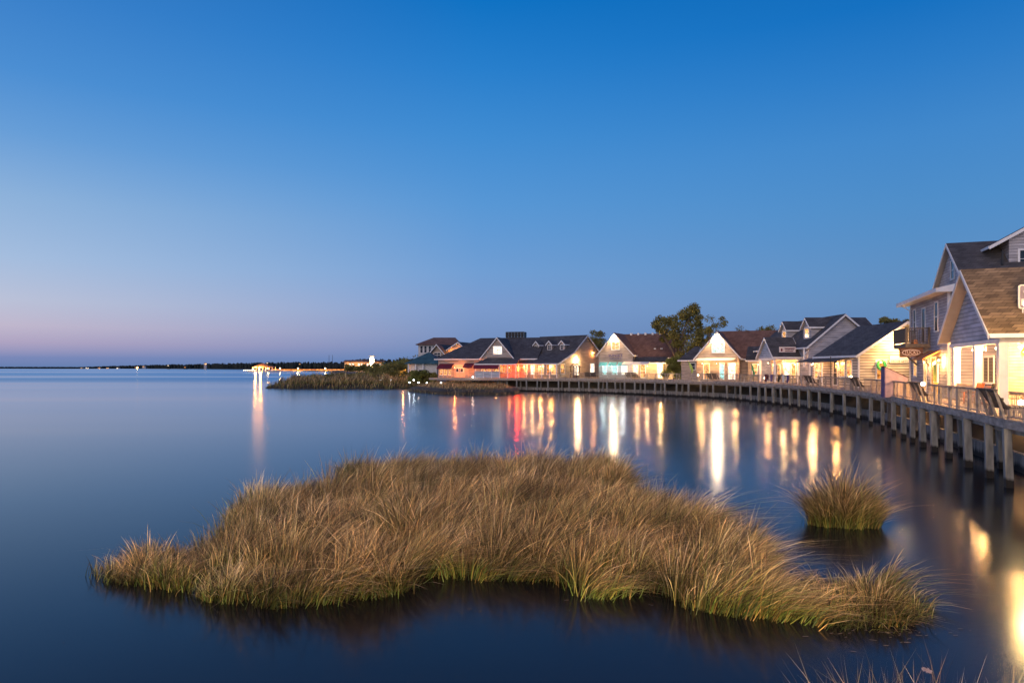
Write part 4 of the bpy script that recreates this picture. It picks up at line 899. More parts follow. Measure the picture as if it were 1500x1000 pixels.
# ------------------------------------------------------------------ vegetation
def make_np(name, V, Fq, mat, col=None, parent=None):
    me = bpy.data.meshes.new(name); me.vertices.add(len(V)); me.vertices.foreach_set('co', V.astype(np.float32).ravel())
    k = Fq.shape[1]; me.loops.add(Fq.size); me.loops.foreach_set('vertex_index', Fq.astype(np.int32).ravel())
    me.polygons.add(len(Fq)); me.polygons.foreach_set('loop_start', np.arange(0, Fq.size, k, dtype=np.int32))
    me.update(calc_edges=True)
    if col is not None:
        a = me.attributes.new('tint', 'FLOAT_COLOR', 'POINT'); a.data.foreach_set('color', np.concatenate([col, np.ones((len(col), 1))], 1).astype(np.float32).ravel())
    me.materials.append(M[mat] if isinstance(mat, str) else mat)
    o = bpy.data.objects.new(name, me); COL.objects.link(o)
    if parent: o.parent = parent
    return o
def leaf_cloud(centres, n_each, r, leaf, flat=.8):
    c = np.repeat(np.array(centres), n_each, 0); rad = np.repeat(np.array(r), n_each); N = len(c)
    d = RNG.normal(size=(N, 3)); d /= np.linalg.norm(d, axis=1)[:, None]; d[:, 2] *= flat
    c = c+d*(rad*RNG.uniform(.35, 1.08, N))[:, None]
    a = RNG.normal(size=(N, 3)); a /= np.linalg.norm(a, axis=1)[:, None]; b = np.cross(a, RNG.normal(size=(N, 3))); b /= np.linalg.norm(b, axis=1)[:, None]
    s = (leaf*RNG.uniform(.6, 1.4, N))[:, None]
    V = np.stack([c-a*s, c-b*s*.5, c+a*s, c+b*s*.5], 1).reshape(-1, 3)
    return V, np.arange(N*4).reshape(N, 4)
gm, n, l, p = nmat('marsh_grass_blades')
at = n.new('ShaderNodeAttribute'); at.attribute_name = 'tint'; l.new(at.outputs['Color'], p.inputs['Base Color']); p.inputs['Roughness'].default_value = .75
tr = n.new('ShaderNodeBsdfTranslucent'); l.new(at.outputs['Color'], tr.inputs[0]); ms = n.new('ShaderNodeMixShader'); ms.inputs[0].default_value = .3
l.new(p.outputs[0], ms.inputs[1]); l.new(tr.outputs[0], ms.inputs[2]); l.new(ms.outputs[0], n['Material Output'].inputs[0]); M['blade'] = gm
BASEC = np.array([[.13, .19, .03], [.22, .22, .04], [.30, .19, .05], [.15, .20, .05]])
TIPC = np.array([[.74, .47, .22], [.58, .36, .15], [.40, .24, .12], [.62, .48, .22], [.26, .15, .08], [.90, .66, .38]])
def blades(name, P, H, L, Wd, mix, parent=None, curl=1.0, dry=None, gain=1.0, green=None):
    """P base points (n,3), H heights, L horizontal lean at tip (n,2), Wd widths"""
    N = len(P); ts = np.array([0, .38, .72, 1.0]); V = np.zeros((N, 7, 3)); C = np.zeros((N, 7, 3))
    ang = RNG.uniform(0, math.pi, N); wx, wy = np.cos(ang), np.sin(ang)
    bi = RNG.integers(0, len(BASEC), N); ti = np.where(RNG.random(N) < .6, mix % len(TIPC), RNG.integers(0, len(TIPC), N))
    cb, ct = BASEC[bi], TIPC[ti]; jit = np.where(RNG.random((N, 1)) < .38, RNG.uniform(.16, .5, (N, 1)), RNG.uniform(.85, 1.95, (N, 1)))*(gain if np.isscalar(gain) else gain[:, None])
    if dry is not None: cb = cb*(1-dry[:, None])+TIPC[4]*dry[:, None]
    gr = np.full(N, .05) if green is None else green
    drop = np.hypot(L[:, 0], L[:, 1])/np.maximum(H, .05)
    k = 0
    for i, t in enumerate(ts):
        s = t**(1.7*curl); x = P[:, 0]+L[:, 0]*s; y = P[:, 1]+L[:, 1]*s; z = P[:, 2]+H*(t-.28*np.minimum(drop, 1.6)*t**2.4)
        w = Wd*(1-.55*t)*.5; s_ = np.clip((t-gr)/(1.0-gr)*1.35, 0, 1)[:, None]; c = (cb*(1-s_)+ct*s_)*jit
        if i < 3:
            V[:, k] = np.stack([x-wx*w, y-wy*w, z], 1); V[:, k+1] = np.stack([x+wx*w, y+wy*w, z], 1); C[:, k] = C[:, k+1] = c; k += 2
        else: V[:, k] = np.stack([x, y, z], 1); C[:, k] = c
    b = (np.arange(N)*7)[:, None]
    tri = np.concatenate([b+np.array([[0, 1, 3]]), b+np.array([[0, 3, 2]]), b+np.array([[2, 3, 5]]), b+np.array([[2, 5, 4]]), b+np.array([[4, 5, 6]])], 0)
    return make_np(name, V.reshape(-1, 3), tri, 'blade', C.reshape(-1, 3), parent)
def inside(poly, X, Y):
    r = np.zeros(len(X), bool); n_ = len(poly)
    for i in range(n_):
        x1, y1 = poly[i]; x2, y2 = poly[(i+1) % n_]
        c = ((y1 > Y) != (y2 > Y)) & (X < (x2-x1)*(Y-y1)/((y2-y1) or 1e-9)+x1); r ^= c
    return r
def edge_dist(poly, X, Y):
    d = np.full(len(X), 1e9); nx = np.zeros(len(X)); ny = np.zeros(len(X))
    for i in range(len(poly)):
        a = np.array(poly[i]); b = np.array(poly[(i+1) % len(poly)]); ab = b-a
        t = np.clip(((X-a[0])*ab[0]+(Y-a[1])*ab[1])/(ab@ab), 0, 1); qx, qy = a[0]+ab[0]*t, a[1]+ab[1]*t
        dd = np.hypot(X-qx, Y-qy); m_ = dd < d; d[m_] = dd[m_]; nx[m_] = (qx-X)[m_]; ny[m_] = (qy-Y)[m_]
    q = np.maximum(np.hypot(nx, ny), 1e-6); return d, nx/q, ny/q
def macro(X, Y, xs, ys, size=1.25):
    """big tufts: nearest and second nearest centre of a scattered set"""
    A_ = (max(xs)-min(xs))*(max(ys)-min(ys)); M_ = int(A_/size**2)
    mx, my = RNG.uniform(min(xs), max(xs), M_), RNG.uniform(min(ys), max(ys), M_); d1 = np.full(len(X), 1e9); d2 = d1.copy(); ix = np.zeros(len(X), int)
    for k in range(M_):
        d = np.hypot(X-mx[k], Y-my[k]); c1 = d < d1; d2 = np.where(c1, d1, np.minimum(d2, d)); ix = np.where(c1, k, ix); d1 = np.where(c1, d, d1)
    return ix, np.clip((d2-d1)/.42, 0, 1), X-mx[ix], Y-my[ix]
def grass(name, poly, NC, per, hfun, wind, width, sig, label, z0=-.05, flare=.55, gaps=(), density_edge=True, hj=.16):
    poly = [tuple(p) for p in poly]; xs = [p[0] for p in poly]; ys = [p[1] for p in poly]
    cx = RNG.uniform(min(xs), max(xs), NC*6); cy = RNG.uniform(min(ys), max(ys), NC*6)
    k = inside(poly, cx, cy); cx, cy = cx[k][:NC], cy[k][:NC]
    keep = np.ones(len(cx), bool)
    for gx, gy, gr in gaps: keep &= np.hypot(cx-gx, (cy-gy)*.6) > gr
    cx, cy = cx[keep], cy[keep]; n_ = len(cx)
    hc = RNG.normal(1, hj, n_).clip(.6, 1.4); ggn = (RNG.random(n_)**1.6*.55).clip(0, .5); gc = RNG.normal(1, .34, n_).clip(.32, 1.7)*(1+.25*np.sin(cx*1.3+cy*.9)*np.sin(cy*1.1-cx*.4)); mc = (np.floor(3+2.6*np.sin(cx*.9+cy*.55)*np.cos(cy*.8-cx*.5)+RNG.normal(0, 1.1, n_))).astype(int) % 6; lx = RNG.normal(0, .30, n_)+.28*np.sin(cy*1.9+cx*.8); ly = RNG.normal(0, .26, n_)
    q = np.repeat(np.arange(n_), per); dx = RNG.normal(0, sig, len(q)); dy = RNG.normal(0, sig, len(q))
    X, Y = cx[q]+dx, cy[q]+dy; ok = inside(poly, X, Y)
    dd_, _, _ = edge_dist(poly, X, Y); ok |= (dd_ < .22) & (RNG.random(len(X)) < .14)
    for gx, gy, gr in gaps: ok &= (np.hypot(X-gx, (Y-gy)*.6) > gr*.8)
    q, dx, dy, X, Y = q[ok], dx[ok], dy[ok], X[ok], Y[ok]
    d, nx, ny = edge_dist(poly, X, Y); ef = np.exp(-d/.35)
    H = hfun(X, Y)*hc[q]*RNG.normal(1, .19, len(q)).clip(.4, 1.6)*(1-.22*ef)
    sp_ = np.stack([dx/sig, dy/sig], 1)
    mi, f_, mx_, my_ = macro(X, Y, xs, ys)
    H = H*(.55+.45*f_)
    L = np.stack([wind[0]+mx_*.5+lx[q]+sp_[:, 0]*.19+nx*ef*flare, wind[1]+my_*.42+ly[q]+sp_[:, 1]*.19+ny*ef*flare], 1)*H[:, None]*RNG.uniform(.5, 1.5, (len(q), 1))
    P = np.stack([X, Y, np.full(len(X), z0)], 1)
    o = blades(name, P, H, L, RNG.uniform(.6, 1.3, len(q))*width, mc[q], gain=gc[q], green=(ggn[q]+.32*ef+.08*(X > 3.5)).clip(0, .75)); return tag(o, label, 'marsh grass', kind='stuff')

front = [(133,845),(150,853),(185,857),(235,862),(270,868),(300,882),(340,886),(395,892),(440,892),(480,885),(540,880),(585,872),(612,858),(624,846),(660,848),(715,851),(770,852),(808,850),(822,862),(845,876),(880,878),(920,876),(945,866),(965,882),(1010,893),(1060,902),(1110,908),(1160,914),(1220,920),(1290,921),(1335,914),(1365,898),(1355,880)]
back = [(1310,862),(1255,858),(1200,868),(1160,858),(1140,838),(1125,812),(1090,794),(1040,775),(1000,760),(960,748),(925,728),(912,700),(880,692),(800,688),(700,688),(600,690),(510,697),(495,703),(500,722),(470,722),(400,732),(345,745),(330,760),(345,782),(300,800),(240,812),(190,826),(145,832)]
POLY = [G(px, py) for px, py in front+back]
def hmain(X, Y):
    px = X/Y*1000+750
    h = np.where(px < 330, .66+.10*np.clip((px-150)/180, 0, 1), .86+.16*np.clip((px-330)/200, 0, 1))
    h = h*np.where(px > 1120, .70, 1.0); return h*(1+.13*np.sin(X*2.9+Y*1.7)+.12*np.sin(Y*2.9-X*1.6))
gx = [G(560, 770)+(.2,), G(840, 800)+(.22,), G(1010, 830)+(.22,), G(690, 800)+(.2,), G(900, 745)+(.24,), G(620, 735)+(.25,), G(430, 812)+(.28,), G(330, 818)+(.3,), G(285, 850)+(.22,), G(1145, 858)+(.35,), G(480, 700)+(.55,), G(700, 742)+(.25,)]
grass('marsh_grass', POLY, 1900, 72, hmain, (.40, -.16), .017, .19, 'large island of wind-combed brown and green marsh grass in the foreground water', gaps=gx, flare=.5)
# round tuft to the right
tc_ = G(1236, 767); root = empty('grass_tussock', (tc_[0], tc_[1], 0), 0, 'round tussock of spiky marsh grass standing alone near the pilings', 'marsh grass')
nc = 85; ca_ = RNG.uniform(0, 2*math.pi, nc); cr_ = RNG.random(nc)**.55; cx_ = cr_*np.cos(ca_)*.85; cy_ = cr_*np.sin(ca_)*.6
q = np.repeat(np.arange(nc), 72); N = len(q); X = cx_[q]+RNG.normal(0, .11, N); Y = cy_[q]+RNG.normal(0, .10, N)
hcl = RNG.normal(1.12, .2, nc).clip(.6, 1.6)*(1-.30*cr_**2); lcx = cx_*.8+RNG.normal(.05, .22, nc); lcy = cy_*.7+RNG.normal(-.08, .2, nc)
H = hcl[q]*RNG.normal(1, .24, N).clip(.35, 1.7); L = np.stack([lcx[q]+RNG.normal(0, .24, N), lcy[q]+RNG.normal(0, .22, N)], 1)*H[:, None]; gq = RNG.uniform(.35, 1.1, nc)[q]; gr_ = RNG.uniform(.1, .75, nc)[q]
blades('blades', np.stack([X, Y, np.full(N, -.05)], 1), H, L, RNG.uniform(.6, 1.2, N)*.016, RNG.integers(0, 6, N), root, gain=gq, green=gr_)
m = MB(); m.ball((0, 0, -.14), .9, 1.0, .2, k=14, jit=.08); m.build('root_mound', 'mud', root)
# reeds at the bottom edge of the frame
def reeds(name, cx, cy, rx, ry, N, h, label):
    root = empty(name, (cx, cy, 0), 0, label, 'reeds'); a = RNG.uniform(0, 2*math.pi, N); rr = np.sqrt(RNG.random(N)); X = rr*np.cos(a)*rx; Y = rr*np.sin(a)*ry
    H = RNG.normal(h, .16, N).clip(.4, 2); L = np.stack([RNG.normal(0, .38, N)+X/rx*.25, RNG.normal(0, .3, N)], 1)*H[:, None]
    blades('blades', np.stack([X, Y, np.full(N, -.1)], 1), H, L, RNG.uniform(.5, 1.0, N)*.011, RNG.integers(2, 6, N), root, curl=.7, gain=.55); return root
reeds('reed_clump', 4.55, 7.6, 1.15, .6, 330, 1.2, 'sparse dry reeds poking up at the bottom edge of the frame')
# dead leaf caught in the reeds
Vs, Fs = leaf_cloud([(0, 0, 0), (.05, 0, -.02), (-.05, 0, .02)], 130, [.045, .035, .035], .011)
sd = make_np('seed_head', Vs, Fs, 'mauve'); sd.location = W(1358, 981, 7.45); sd.scale = (.65, .65, .65); tag(sd, 'pale fluffy seed head caught in the bottom reeds', 'seed head')
# dead stems adrift by the right end of the island
db = MB()
for k in range(62):
    gx_, gy_ = G(random.gauss(1310, 60), random.gauss(924, 12)) if k % 6 else G(random.gauss(900, 200), random.gauss(888, 9))
    if inside(POLY, np.array([gx_]), np.array([gy_]))[0]: continue
    a_ = random.uniform(-.5, .5); L_ = random.uniform(.015, .11); db.tube([(gx_, gy_, .006), (gx_+L_*math.cos(a_), gy_+L_*math.sin(a_), .010)], .0035, 4)
tag(db.build('floating_stems', 'benchwood'), 'bits of dead stem floating on the dark water round the marsh island', 'debris', kind='stuff')

# marsh banks in front of the restaurant
def px_poly(pts): return [G(px, py) for px, py in pts]
pen = [(-53, 146), (-46, 143.5), (-38, 143), (-30, 143), (-24, 142.5), (-19, 143.5), (-16.5, 147), (-15, 160), (-10, 200), (-20, 300), (-60, 600), (-160, 640), (-150, 560), (-74, 300), (-52, 215), (-46, 175), (-50, 155)]
land('marsh_bank', pen, 1.0, 'low marshy point of land left of the houses')
b2 = [(-19.5, 128), (-16, 120), (-12, 113), (-7.5, 110.5), (-2, 110), (.5, 113), (1.5, 119), (0, 127), (-3, 134), (4, 145), (10, 160), (10, 200), (-20, 200), (-24, 160), (-19, 140)]
land('grassy_bank', b2, 1.1, 'low grassy bank in front of the restaurant')
def low_grass(name, poly, N, h, label, wd=.06, z=.5):
    xs = [p[0] for p in poly]; ys = [p[1] for p in poly]; X = RNG.uniform(min(xs), max(xs), N*3); Y = RNG.uniform(min(ys), min(max(ys), min(ys)+50), N*3); k = inside(poly, X, Y); X, Y = X[k][:N], Y[k][:N]
    d, nx, ny = edge_dist(poly, X, Y); zb = np.clip(d*.5, 0, 1)*z; n_ = len(X)
    H = (h*(.55+.45*np.clip(d/3, 0, 1)))*RNG.normal(1, .2, n_).clip(.4, 1.6)*(1+.30*np.sin(X*.9)*np.sin(X*.37+Y*.3)+.22*np.sin(X*2.3+Y)); L = np.stack([RNG.normal(.2, .25, n_), RNG.normal(-.1, .2, n_)], 1)*H[:, None]
    o = blades(name, np.stack([X, Y, zb], 1), H, L, RNG.uniform(.6, 1.3, n_)*wd, RNG.integers(0, 5, n_)); tag(o, label, 'marsh grass', kind='stuff')
low_grass('bank_grass', b2, 16000, .75, 'dark green and tan grass on the bank below the restaurant', z=.8)
low_grass('point_grass', pen[:9]+[(-30, 230), (-50, 215), (-46, 175), (-50, 155)], 26000, 1.5, 'reddish brown marsh grass on the low point', .09, z=1.1)

def tree(loc, h, w, label, seed=0, lean=0, clumps=26, leaf=.16, nl=170, trunk_to=.42, mat='leaf', name='tree', trunk_r=.28, crown=None, group=None):
    rnd = random.Random(seed); root = empty(name, loc, 0, label, 'tree' if name == 'tree' else 'shrub', group)
    top = Vector((lean, 0, h*trunk_to)); m = MB()
    m.tube([(0, 0, -.3), (lean*.15+.1, 0, h*trunk_to*.5), top], [trunk_r, trunk_r*.8, trunk_r*.65], 7)
    cs = []; rs = []
    if crown is None: crown = [(rnd.uniform(-1, 1)*w/2*.85, rnd.uniform(-1, 1)*w/2*.7, h*(trunk_to+.05+rnd.random()*(.95-trunk_to)), w*rnd.uniform(.13, .22)) for _ in range(clumps)]
    for (x, y, z, r) in crown:
        f = 1
        if len(cs) % 3 == 0: m.tube([top-Vector((0, 0, h*.06)), (top+Vector((x, y, z)))/2+Vector((rnd.uniform(-.3, .3), rnd.uniform(-.3, .3), -.1)), (x, y, z)], [trunk_r*.5, trunk_r*.28, .04], 5)
        cs.append((x, y, z)); rs.append(r)
    m.build('trunk', 'bark', root); V, Fq = leaf_cloud(cs, nl, rs, leaf); make_np('crown', V, Fq, mat, None, root); return root
# big live oak between the shops, crown read off the photo
ty = 117.0
def cr(pts, Y, r=1.0): return [((px-CX)/F*Y, 0, CZ+(HY-py)/F*Y, r_*r) for px, py, r_ in pts]
base = W(998, 548, ty); ox = base.x
pts = [(962,474,.9),(968,469,1.1),(976,472,1.2),(966,483,1.0),(975,484,1.2),(985,478,1.2),(988,468,1.1),(997,462,1.1),(1005,458,1.2),(1013,452,1.1),(1020,455,.9),(1012,464,1.3),(1022,466,1.0),(1003,472,1.4),(1015,478,1.3),(993,486,1.3),(1008,488,1.4),(1020,490,1.1),(983,492,1.1),(1000,498,1.3),(1014,500,1.3),(975,495,.9),(990,504,1.0),(1006,510,1.2),(1020,508,1.0),(1012,518,1.0),(1024,498,.9),(958,478,.6),(1026,474,.7),(994,520,.8),(1018,524,.8)]
crown = [(x-ox, random.uniform(-1.6, 1.6), z-2.3, r) for x, _, z, r in cr(pts, ty)]
tree((ox, ty, 2.3), 11, 8, 'big spreading live oak rising between the two lamp-lit gables', 3, -.8, leaf=.17, nl=410, trunk_to=.40, trunk_r=.34, crown=crown)
ul = empty('added_uplight', (ox-1.2, ty-3.2, 2.35), 0, 'small added ground floodlight shining up into the big live oak', 'floodlight')  # uplight added, itself unseen, to brighten the oak
m = MB(); m.box((-.2, -.12, 0), (.2, .12, .25)); m.build('housing', 'black', ul); m = MB(); m.box((-.15, -.08, .255), (.15, .08, .27)); m.build('lens', 'bulb', ul); lamp((0, 0, .5), 1300, (1, .82, .45), .12, ul)
def simple(px, py_top, Y, w, label, seed, mat='leaf', zb=2.3, **k):
    p_ = W(px, py_top, Y); return tree((p_.x, Y, zb), p_.z-zb, w, label, seed, mat=mat, **k)
simple(1047, 467, 138, 5.6, 'dark tree behind the gable with the glowing window', 5, nl=120)
simple(1034, 476, 130, 3.5, 'smaller tree just left of the tree behind the glowing gable', 6, nl=110)
simple(880, 487, 140, 4.8, 'tree between the floodlit gable and the awning shop', 8, nl=150, trunk_to=.6)
simple(873, 506, 142, 3.2, 'low tree in the gap beside the floodlit gable', 9, nl=90)
simple(1307, 466, 96, 3.4, 'dark tree top showing above the cottage roof ridge', 10, nl=140)
simple(1318, 470, 100, 3.2, 'smaller dark tree beyond the cottage roof, right of its neighbour', 11, nl=110)
simple(1098, 481, 150, 5, 'tree top just over the brown roof ridge, nearer the two-dormer house', 12, nl=90)
simple(1122, 479, 146, 5, 'reddish dark tree behind the narrow blue gable', 13, nl=110)
simple(1132, 480, 152, 5, 'dark tree just left of the first dormer', 14, nl=110)
simple(986, 524, 113, 3.6, 'bright yellow-green shrub lit by the shop door, left of the oak trunk', 15, mat='leaf2', name='shrub', trunk_to=.1, nl=260, trunk_r=.06)
for i, (px, py, Y, w, lb) in enumerate(((604, 529, 330, 22, 'dark tree mass left of the teal roofed pavilion'), (590, 533, 160, 6, 'bushy dark tree beside the pavilion'), (577, 531, 175, 7, 'rounded shrub tree lit from behind, left of the pavilion'), (566, 537, 170, 6, 'low dark bush behind the marsh point'), (612, 545, 146, 4, 'shrub before the pale pavilion wall'), (628, 547, 146, 3.5, 'reddish shrub below the pavilion porch'), (550, 541, 182, 7, 'low bush at the back of the marsh point'), (600, 544, 150, 4.5, 'dark shrub left of the pavilion post'))):
    simple(px, py, Y, w, lb, 30+i, mat='leaf2' if i in (2, 4) else 'leaf', zb=1.0, trunk_to=.15, nl=120, leaf=.2 if Y < 300 else .5, trunk_r=.12)
for i, (px, py, Y, w) in enumerate(((512, 535, 590, 9), (523, 536.5, 585, 8), (536, 535.5, 588, 10), (554, 534, 590, 12))):
    simple(px, py, Y, w, 'dark bush before the waterfront hotel, ' + ['far left of four', 'second of four', 'below the white tower', 'far right of four'][i], 60+i, zb=1.0, trunk_to=.15, nl=90, leaf=.5, trunk_r=.12)
# shrubby thicket along the point
cs = []; rs = []
for k in range(260):
    t = random.random(); px = 425+t*150; Y = random.uniform(150, 175); top_ = 552-7*math.sin(min(1, t*1.3)*math.pi/2)
    zt = CZ+(HY-top_)/F*Y; cs.append(((px-CX)/F*Y, Y, random.uniform(.8, max(1.2, zt-.4)))); rs.append(random.uniform(.7, 1.2))
V, Fq = leaf_cloud(cs, 70, rs, .2); th = make_np('thicket', V, Fq, 'leaf'); tag(th, 'brown and green thicket covering the marsh point', 'thicket', kind='stuff')

# ------------------------------------------------------------------ garden globe lights
for i, (px, py, Y, lb) in enumerate(((600, 560, 139, 'left end of the row before the pavilion'), (606, 556.5, 141, 'just below the pavilion corner post'), (613, 560, 139, 'second in the water-side row'), (625, 560.5, 138, 'third in the water-side row'), (637, 554, 133, 'left of the restaurant awning'), (643, 555, 133, 'under the left awning'), (652, 555, 133, 'under the right end of the left awning'), (646, 560.3, 132, 'nearest the grassy bank edge'), (692.5, 552, 129, 'beside the blue parapet'), (558, 556.5, 150, 'leftmost on the marsh point'), (573, 556.5, 150, 'on the marsh point, nearer the houses'))):
    q = W(px, py, Y); r = empty('garden_light', (q.x, q.y, q.z-.7), 0, 'small white garden globe light, '+lb, 'garden light', 'white globe garden lights at the marsh edge')
    m = MB(); m.tube([(0, 0, -.6), (0, 0, .6)], .03); m.build('stake', 'black', r); m = MB(); m.ball((0, 0, .7), .13, k=10); m.build('globe', 'bulb_white', r); lamp((0, 0, .7), 26, (1, .9, .75) if i not in (0, 1) else (.8, 1, .95), .14, r)

# ------------------------------------------------------------------ far shore
def far_strip(name, ctrl, label, Y0, thick, mat='far', seed=1, rough=.35):
    """a belt of distant woods: many irregular crowns along the shore"""
    rnd = random.Random(seed); m = MB(); n_ = len(ctrl)
    for (px0, t0, Y0_), (px1, t1, Y1_) in zip(ctrl, ctrl[1:]):
        L = abs(px1-px0); k = int(L*1.3)+2
        for j in range(k):
            t = j/k; px = px0+(px1-px0)*t; Y = (Y0_+(Y1_-Y0_)*t)*rnd.uniform(1, 1+thick); hpx = (t0+(t1-t0)*t)
            zt = max(3, CZ+hpx/F*Y)*rnd.uniform(.72, 1.08); r = Y/F*rnd.uniform(1.0, 2.6)
            m.ball(((px-CX)/F*Y, Y, zt*.48), 1, r, zt*.52, k=7, jit=.22)
    return tag(m.build(name, mat), label, 'far woods', kind='stuff')
far_strip('far_woods', [(-60, 1, 3600), (120, .8, 3400), (165, 2.2, 3000), (230, 4, 2300), (300, 5.2, 1900), (360, 6.8, 1500), (430, 7.8, 1250), (520, 8, 1000), (620, 7.5, 900), (760, 6, 900)], 'dark wooded far shore across the sound', 0, .06)
far_strip('near_woods', [(488, 5.5, 760), (520, 11, 720), (540, 12.5, 700), (575, 11.0, 680), (590, 13, 640), (640, 12, 600)], 'dark wood behind the lit waterfront hotel', 0, .08, seed=4)
land('far_shore', [(-2900, 3300), (-2000, 3250), (-1500, 2650), (-1150, 2150), (-820, 1750), (-560, 1400), (-400, 1150), (-260, 900), (-170, 720), (-155, 640), (-60, 600), (300, 700), (800, 3000), (-1500, 3800)], 2.0, 'flat far shore of the sound', mat='far')
# gazebo at the end of the far pier
gz = empty('pier_gazebo', ((380-CX)/F*640, 640, 0), 0, 'brightly lit gazebo at the end of the far pier', 'gazebo')
m = MB(); m.box((-9, -7, 1.0), (22, 7, 1.5)); m.build('platform', 'deck', gz)
m = MB(); c = (3, 0, 8.6); e_ = [(-5, -5, 4.8), (14, -5, 4.8), (14, 5, 4.8), (-5, 5, 4.8)]
for i in range(4): m.slab([e_[i], e_[(i+1) % 4], c], .25)
m.build('roof', 'roof_brown', gz)
for x in (-4.5, 1.5, 7.5, 13.5):
    for y in (-4.5, 4.5): m = MB(); m.box((x-.2, y-.2, 1.5), (x+.2, y+.2, 4.75)); m.build('post', 'trim', gz)
for k in range(12): m = MB(); m.box((-8+k*2.6, -6.7, -1), (-7.5+k*2.6, -6.2, 1.2)); m.build('piling', 'pile', gz)
for x, pw in ((-2, 17000), (3, 24000)): lamp((x, -5.6, 4.3), pw, (1, .50, .13), .75, gz)
for k in range(7): m = MB(); m.ball((-12+k*1.7, -6.9, 1.9), .28); m.build('string_light', 'bulb', gz)
# lit pier
pr = empty('far_pier', ((440-CX)/F*640, 640, 0), 0, 'long low pier edged with orange string lights running from the gazebo to the shore', 'pier')
m = MB(); m.box((-27, -1.5, 1.0), (60, 1.5, 1.5)); m.build('deck', 'deck', pr)
m = MB(); m.box((-27, -1.65, 2.25), (60, -1.52, 2.55)); m.build('string_lights', emit('string_light_glow', (1, .33, .06), 7, True, .5, .35), pr)
for k in range(30): m = MB(); m.box((-26+k*2.9, -1.5, -1), (-25.7+k*2.9, -1.2, 1.2)); m.build('piling', 'pile', pr)
for i, (px, Y, pw, lb) in enumerate(((410, 636, 2600, 'orange pier lamp next to the gazebo'), (436.5, 636, 4200, 'orange pier lamp in the middle of the far pier'), (476.5, 636, 2600, 'orange pier lamp near the marsh point'), (392, 634, 1800, 'pier lamp at the right edge of the gazebo'))):
    r = empty('pier_lamp', ((px-CX)/F*Y, Y, 1.5), 0, lb, 'lamp', 'lamps standing on the far pier'); m = MB(); m.tube([(0, 0, 0), (0, 0, 1.7)], .08); m.build('post', 'black', r); m = MB(); m.ball((0, 0, 2.1), .55); m.build('globe', 'bulb', r); lamp((0, 0, 2.1), pw*2, (1, .5, .14), .7, r)
# lit waterfront hotel
ht = empty('waterfront_hotel', ((532-CX)/F*620, 620, 0), 0, 'long orange-lit waterfront hotel beyond the marsh point', 'hotel')
m = MB(); m.box((-17, 0, .5), (18, 12, 9.5)); m.build('wall', 'side_shake', ht); m = MB(); m.slab([(-18, -1, 9.6), (19, -1, 9.6), (19, 6, 11.3), (-18, 6, 11.3)], .3); m.build('roof', 'roof_brown', ht)
for k in range(12): x = -15.5+k*2.7; m = MB(); m.box((x, -.1, 6.2), (x+1.5, -.02, 8.0)); m.build('window', 'lit_white' if k % 3 else 'lit_amber', ht)
for k in range(12): x = -15.5+k*2.7; m = MB(); m.box((x, -.1, 2.6), (x+1.7, -.02, 4.6)); m.build('window', 'lit_amber', ht)
for x in (-14, -5, 5, 13): lamp((x, -4, 6.5), 650, (1, .55, .2), .5, ht)
tw = empty('white_tower', ((545.5-CX)/F*612, 612, 0), 0, 'small white lit tower rising over the waterfront hotel', 'tower')
m = MB(); m.box((-1.7, -1.7, .5), (1.7, 1.7, 13.2)); m.build('shaft', 'trim', tw); m = MB(); m.slab([(-2.4, -2.4, 14.9), (2.4, -2.4, 14.9), (2.4, 2.4, 14.9), (-2.4, 2.4, 14.9)], .5); m.build('roof', 'roof_dark', tw); m = MB(); m.box((-1.2, -1.2, 13.2), (1.2, 1.2, 14.4)); m.build('lantern', 'lit_white', tw)
lamp((0, -3.2, 11.5), 9000, (1, .86, .6), .8, tw); lamp((0, -3.2, 5.5), 5000, (1, .7, .35), .6, tw)
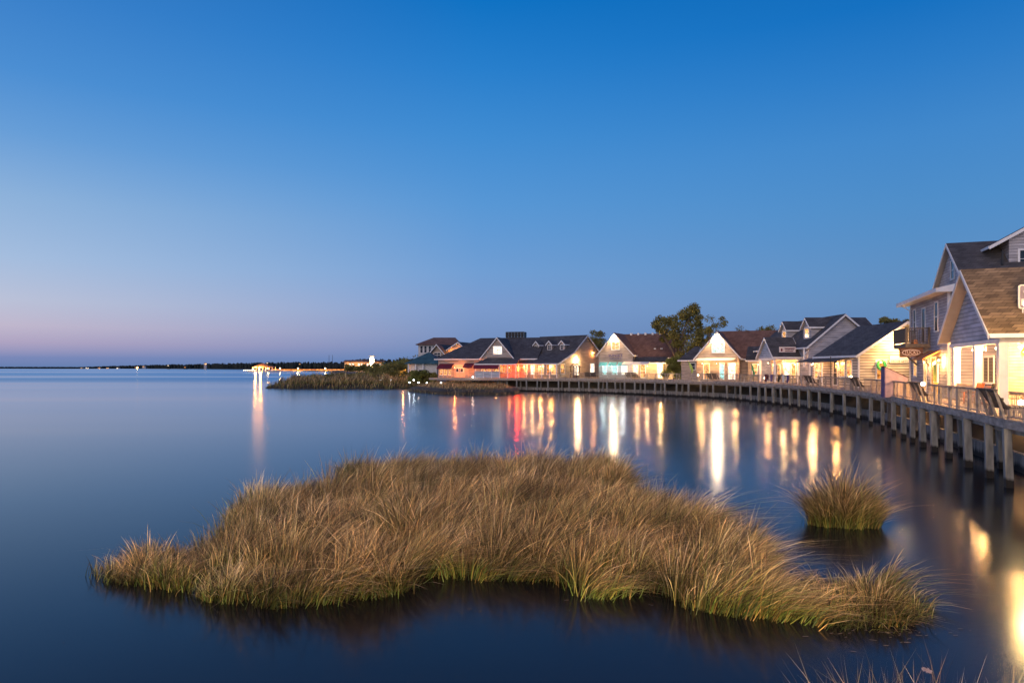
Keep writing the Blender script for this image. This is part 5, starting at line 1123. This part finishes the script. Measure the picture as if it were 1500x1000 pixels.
# scattered shore houses with lights
FH = [(139, 539, 3100, 'leftmost lit speck of a house on the far shore'), (146, 538.8, 3000, 'white lit house at the left end of the far woods'), (163, 538.3, 2900, 'warm lit house just right of the white one'), (175, 538.6, 2700, 'small house with a warm light at the water'), (190, 539, 2500, 'low pale house on the far shore'), (217, 536.8, 2300, 'brightest orange-lit house on the far shore'), (227, 535.5, 2200, 'pale house just right of the bright orange one'), (262, 534, 1900, 'house on the far wooded slope'), (286, 536.5, 1800, 'dim house low on the far slope'), (314, 531.6, 1650, 'white house standing above the far trees'), (403, 530.5, 1200, 'roofline house above the gazebo pier'), (437, 531, 1150, 'large dark house above the pier trees'), (449, 532, 1150, 'house right of the large dark one over the pier'), (575, 531.5, 620, 'cream house among the trees right of the tower'), (567, 533, 600, 'house with white lights beside the tower'), (589, 540, 300, 'yellow-lit cottage left of the pavilion')]
for i, (px, py, Y, lb) in enumerate(FH):
    s = Y/F; r = empty('distant_house', ((px-CX)/F*Y, Y*.97, 0), 0, lb, 'house', 'lit houses along the far shore'); zt = max(CZ+(HY-py-.6)/F*Y, 3.2); w = s*random.uniform(1.8, 2.8)
    m = MB(); m.box((-w, 0, 0), (w, w, zt)); m.build('wall', 'far' if i in (7, 8, 10, 11, 12) else 'side_violet', r)
    m = MB(); m.extr([(-w*1.1, zt), (w*1.1, zt), (0, zt+w*.45)], lambda a, b, q: (a, q, b), -.2*s, w*1.1); m.build('roof', 'roof_dark', r)
    m = MB(); e = s*.55; m.box((-w*.7, -.15*s, zt-2.2*e), (w*.1, -.01*s, zt-.5*e)); m.build('window', ['lit_warm', 'lit_white', 'lit_amber'][i % 3] if i not in (11,) else 'glass', r)
    if i in (1, 2, 3, 5, 9, 15): lamp((w*.5, -.6*s, zt-e), {5: 5000, 15: 30000}.get(i, 500)*(Y/2300)**2, (1, .62, .28) if i != 1 else (1, .9, .7), .5*s, r)
# masts by the pier
for i, px in enumerate((482, 487)):
    r = MB(); r.tube([(0, 0, 0), (0, 0, 16)], [.25, .15]); o = r.build('mast', 'far'); o.location = ((px-CX)/F*660, 660, .5); tag(o, ['left bare mast rising beyond the pier', 'right bare mast rising beyond the pier'][i], 'mast')
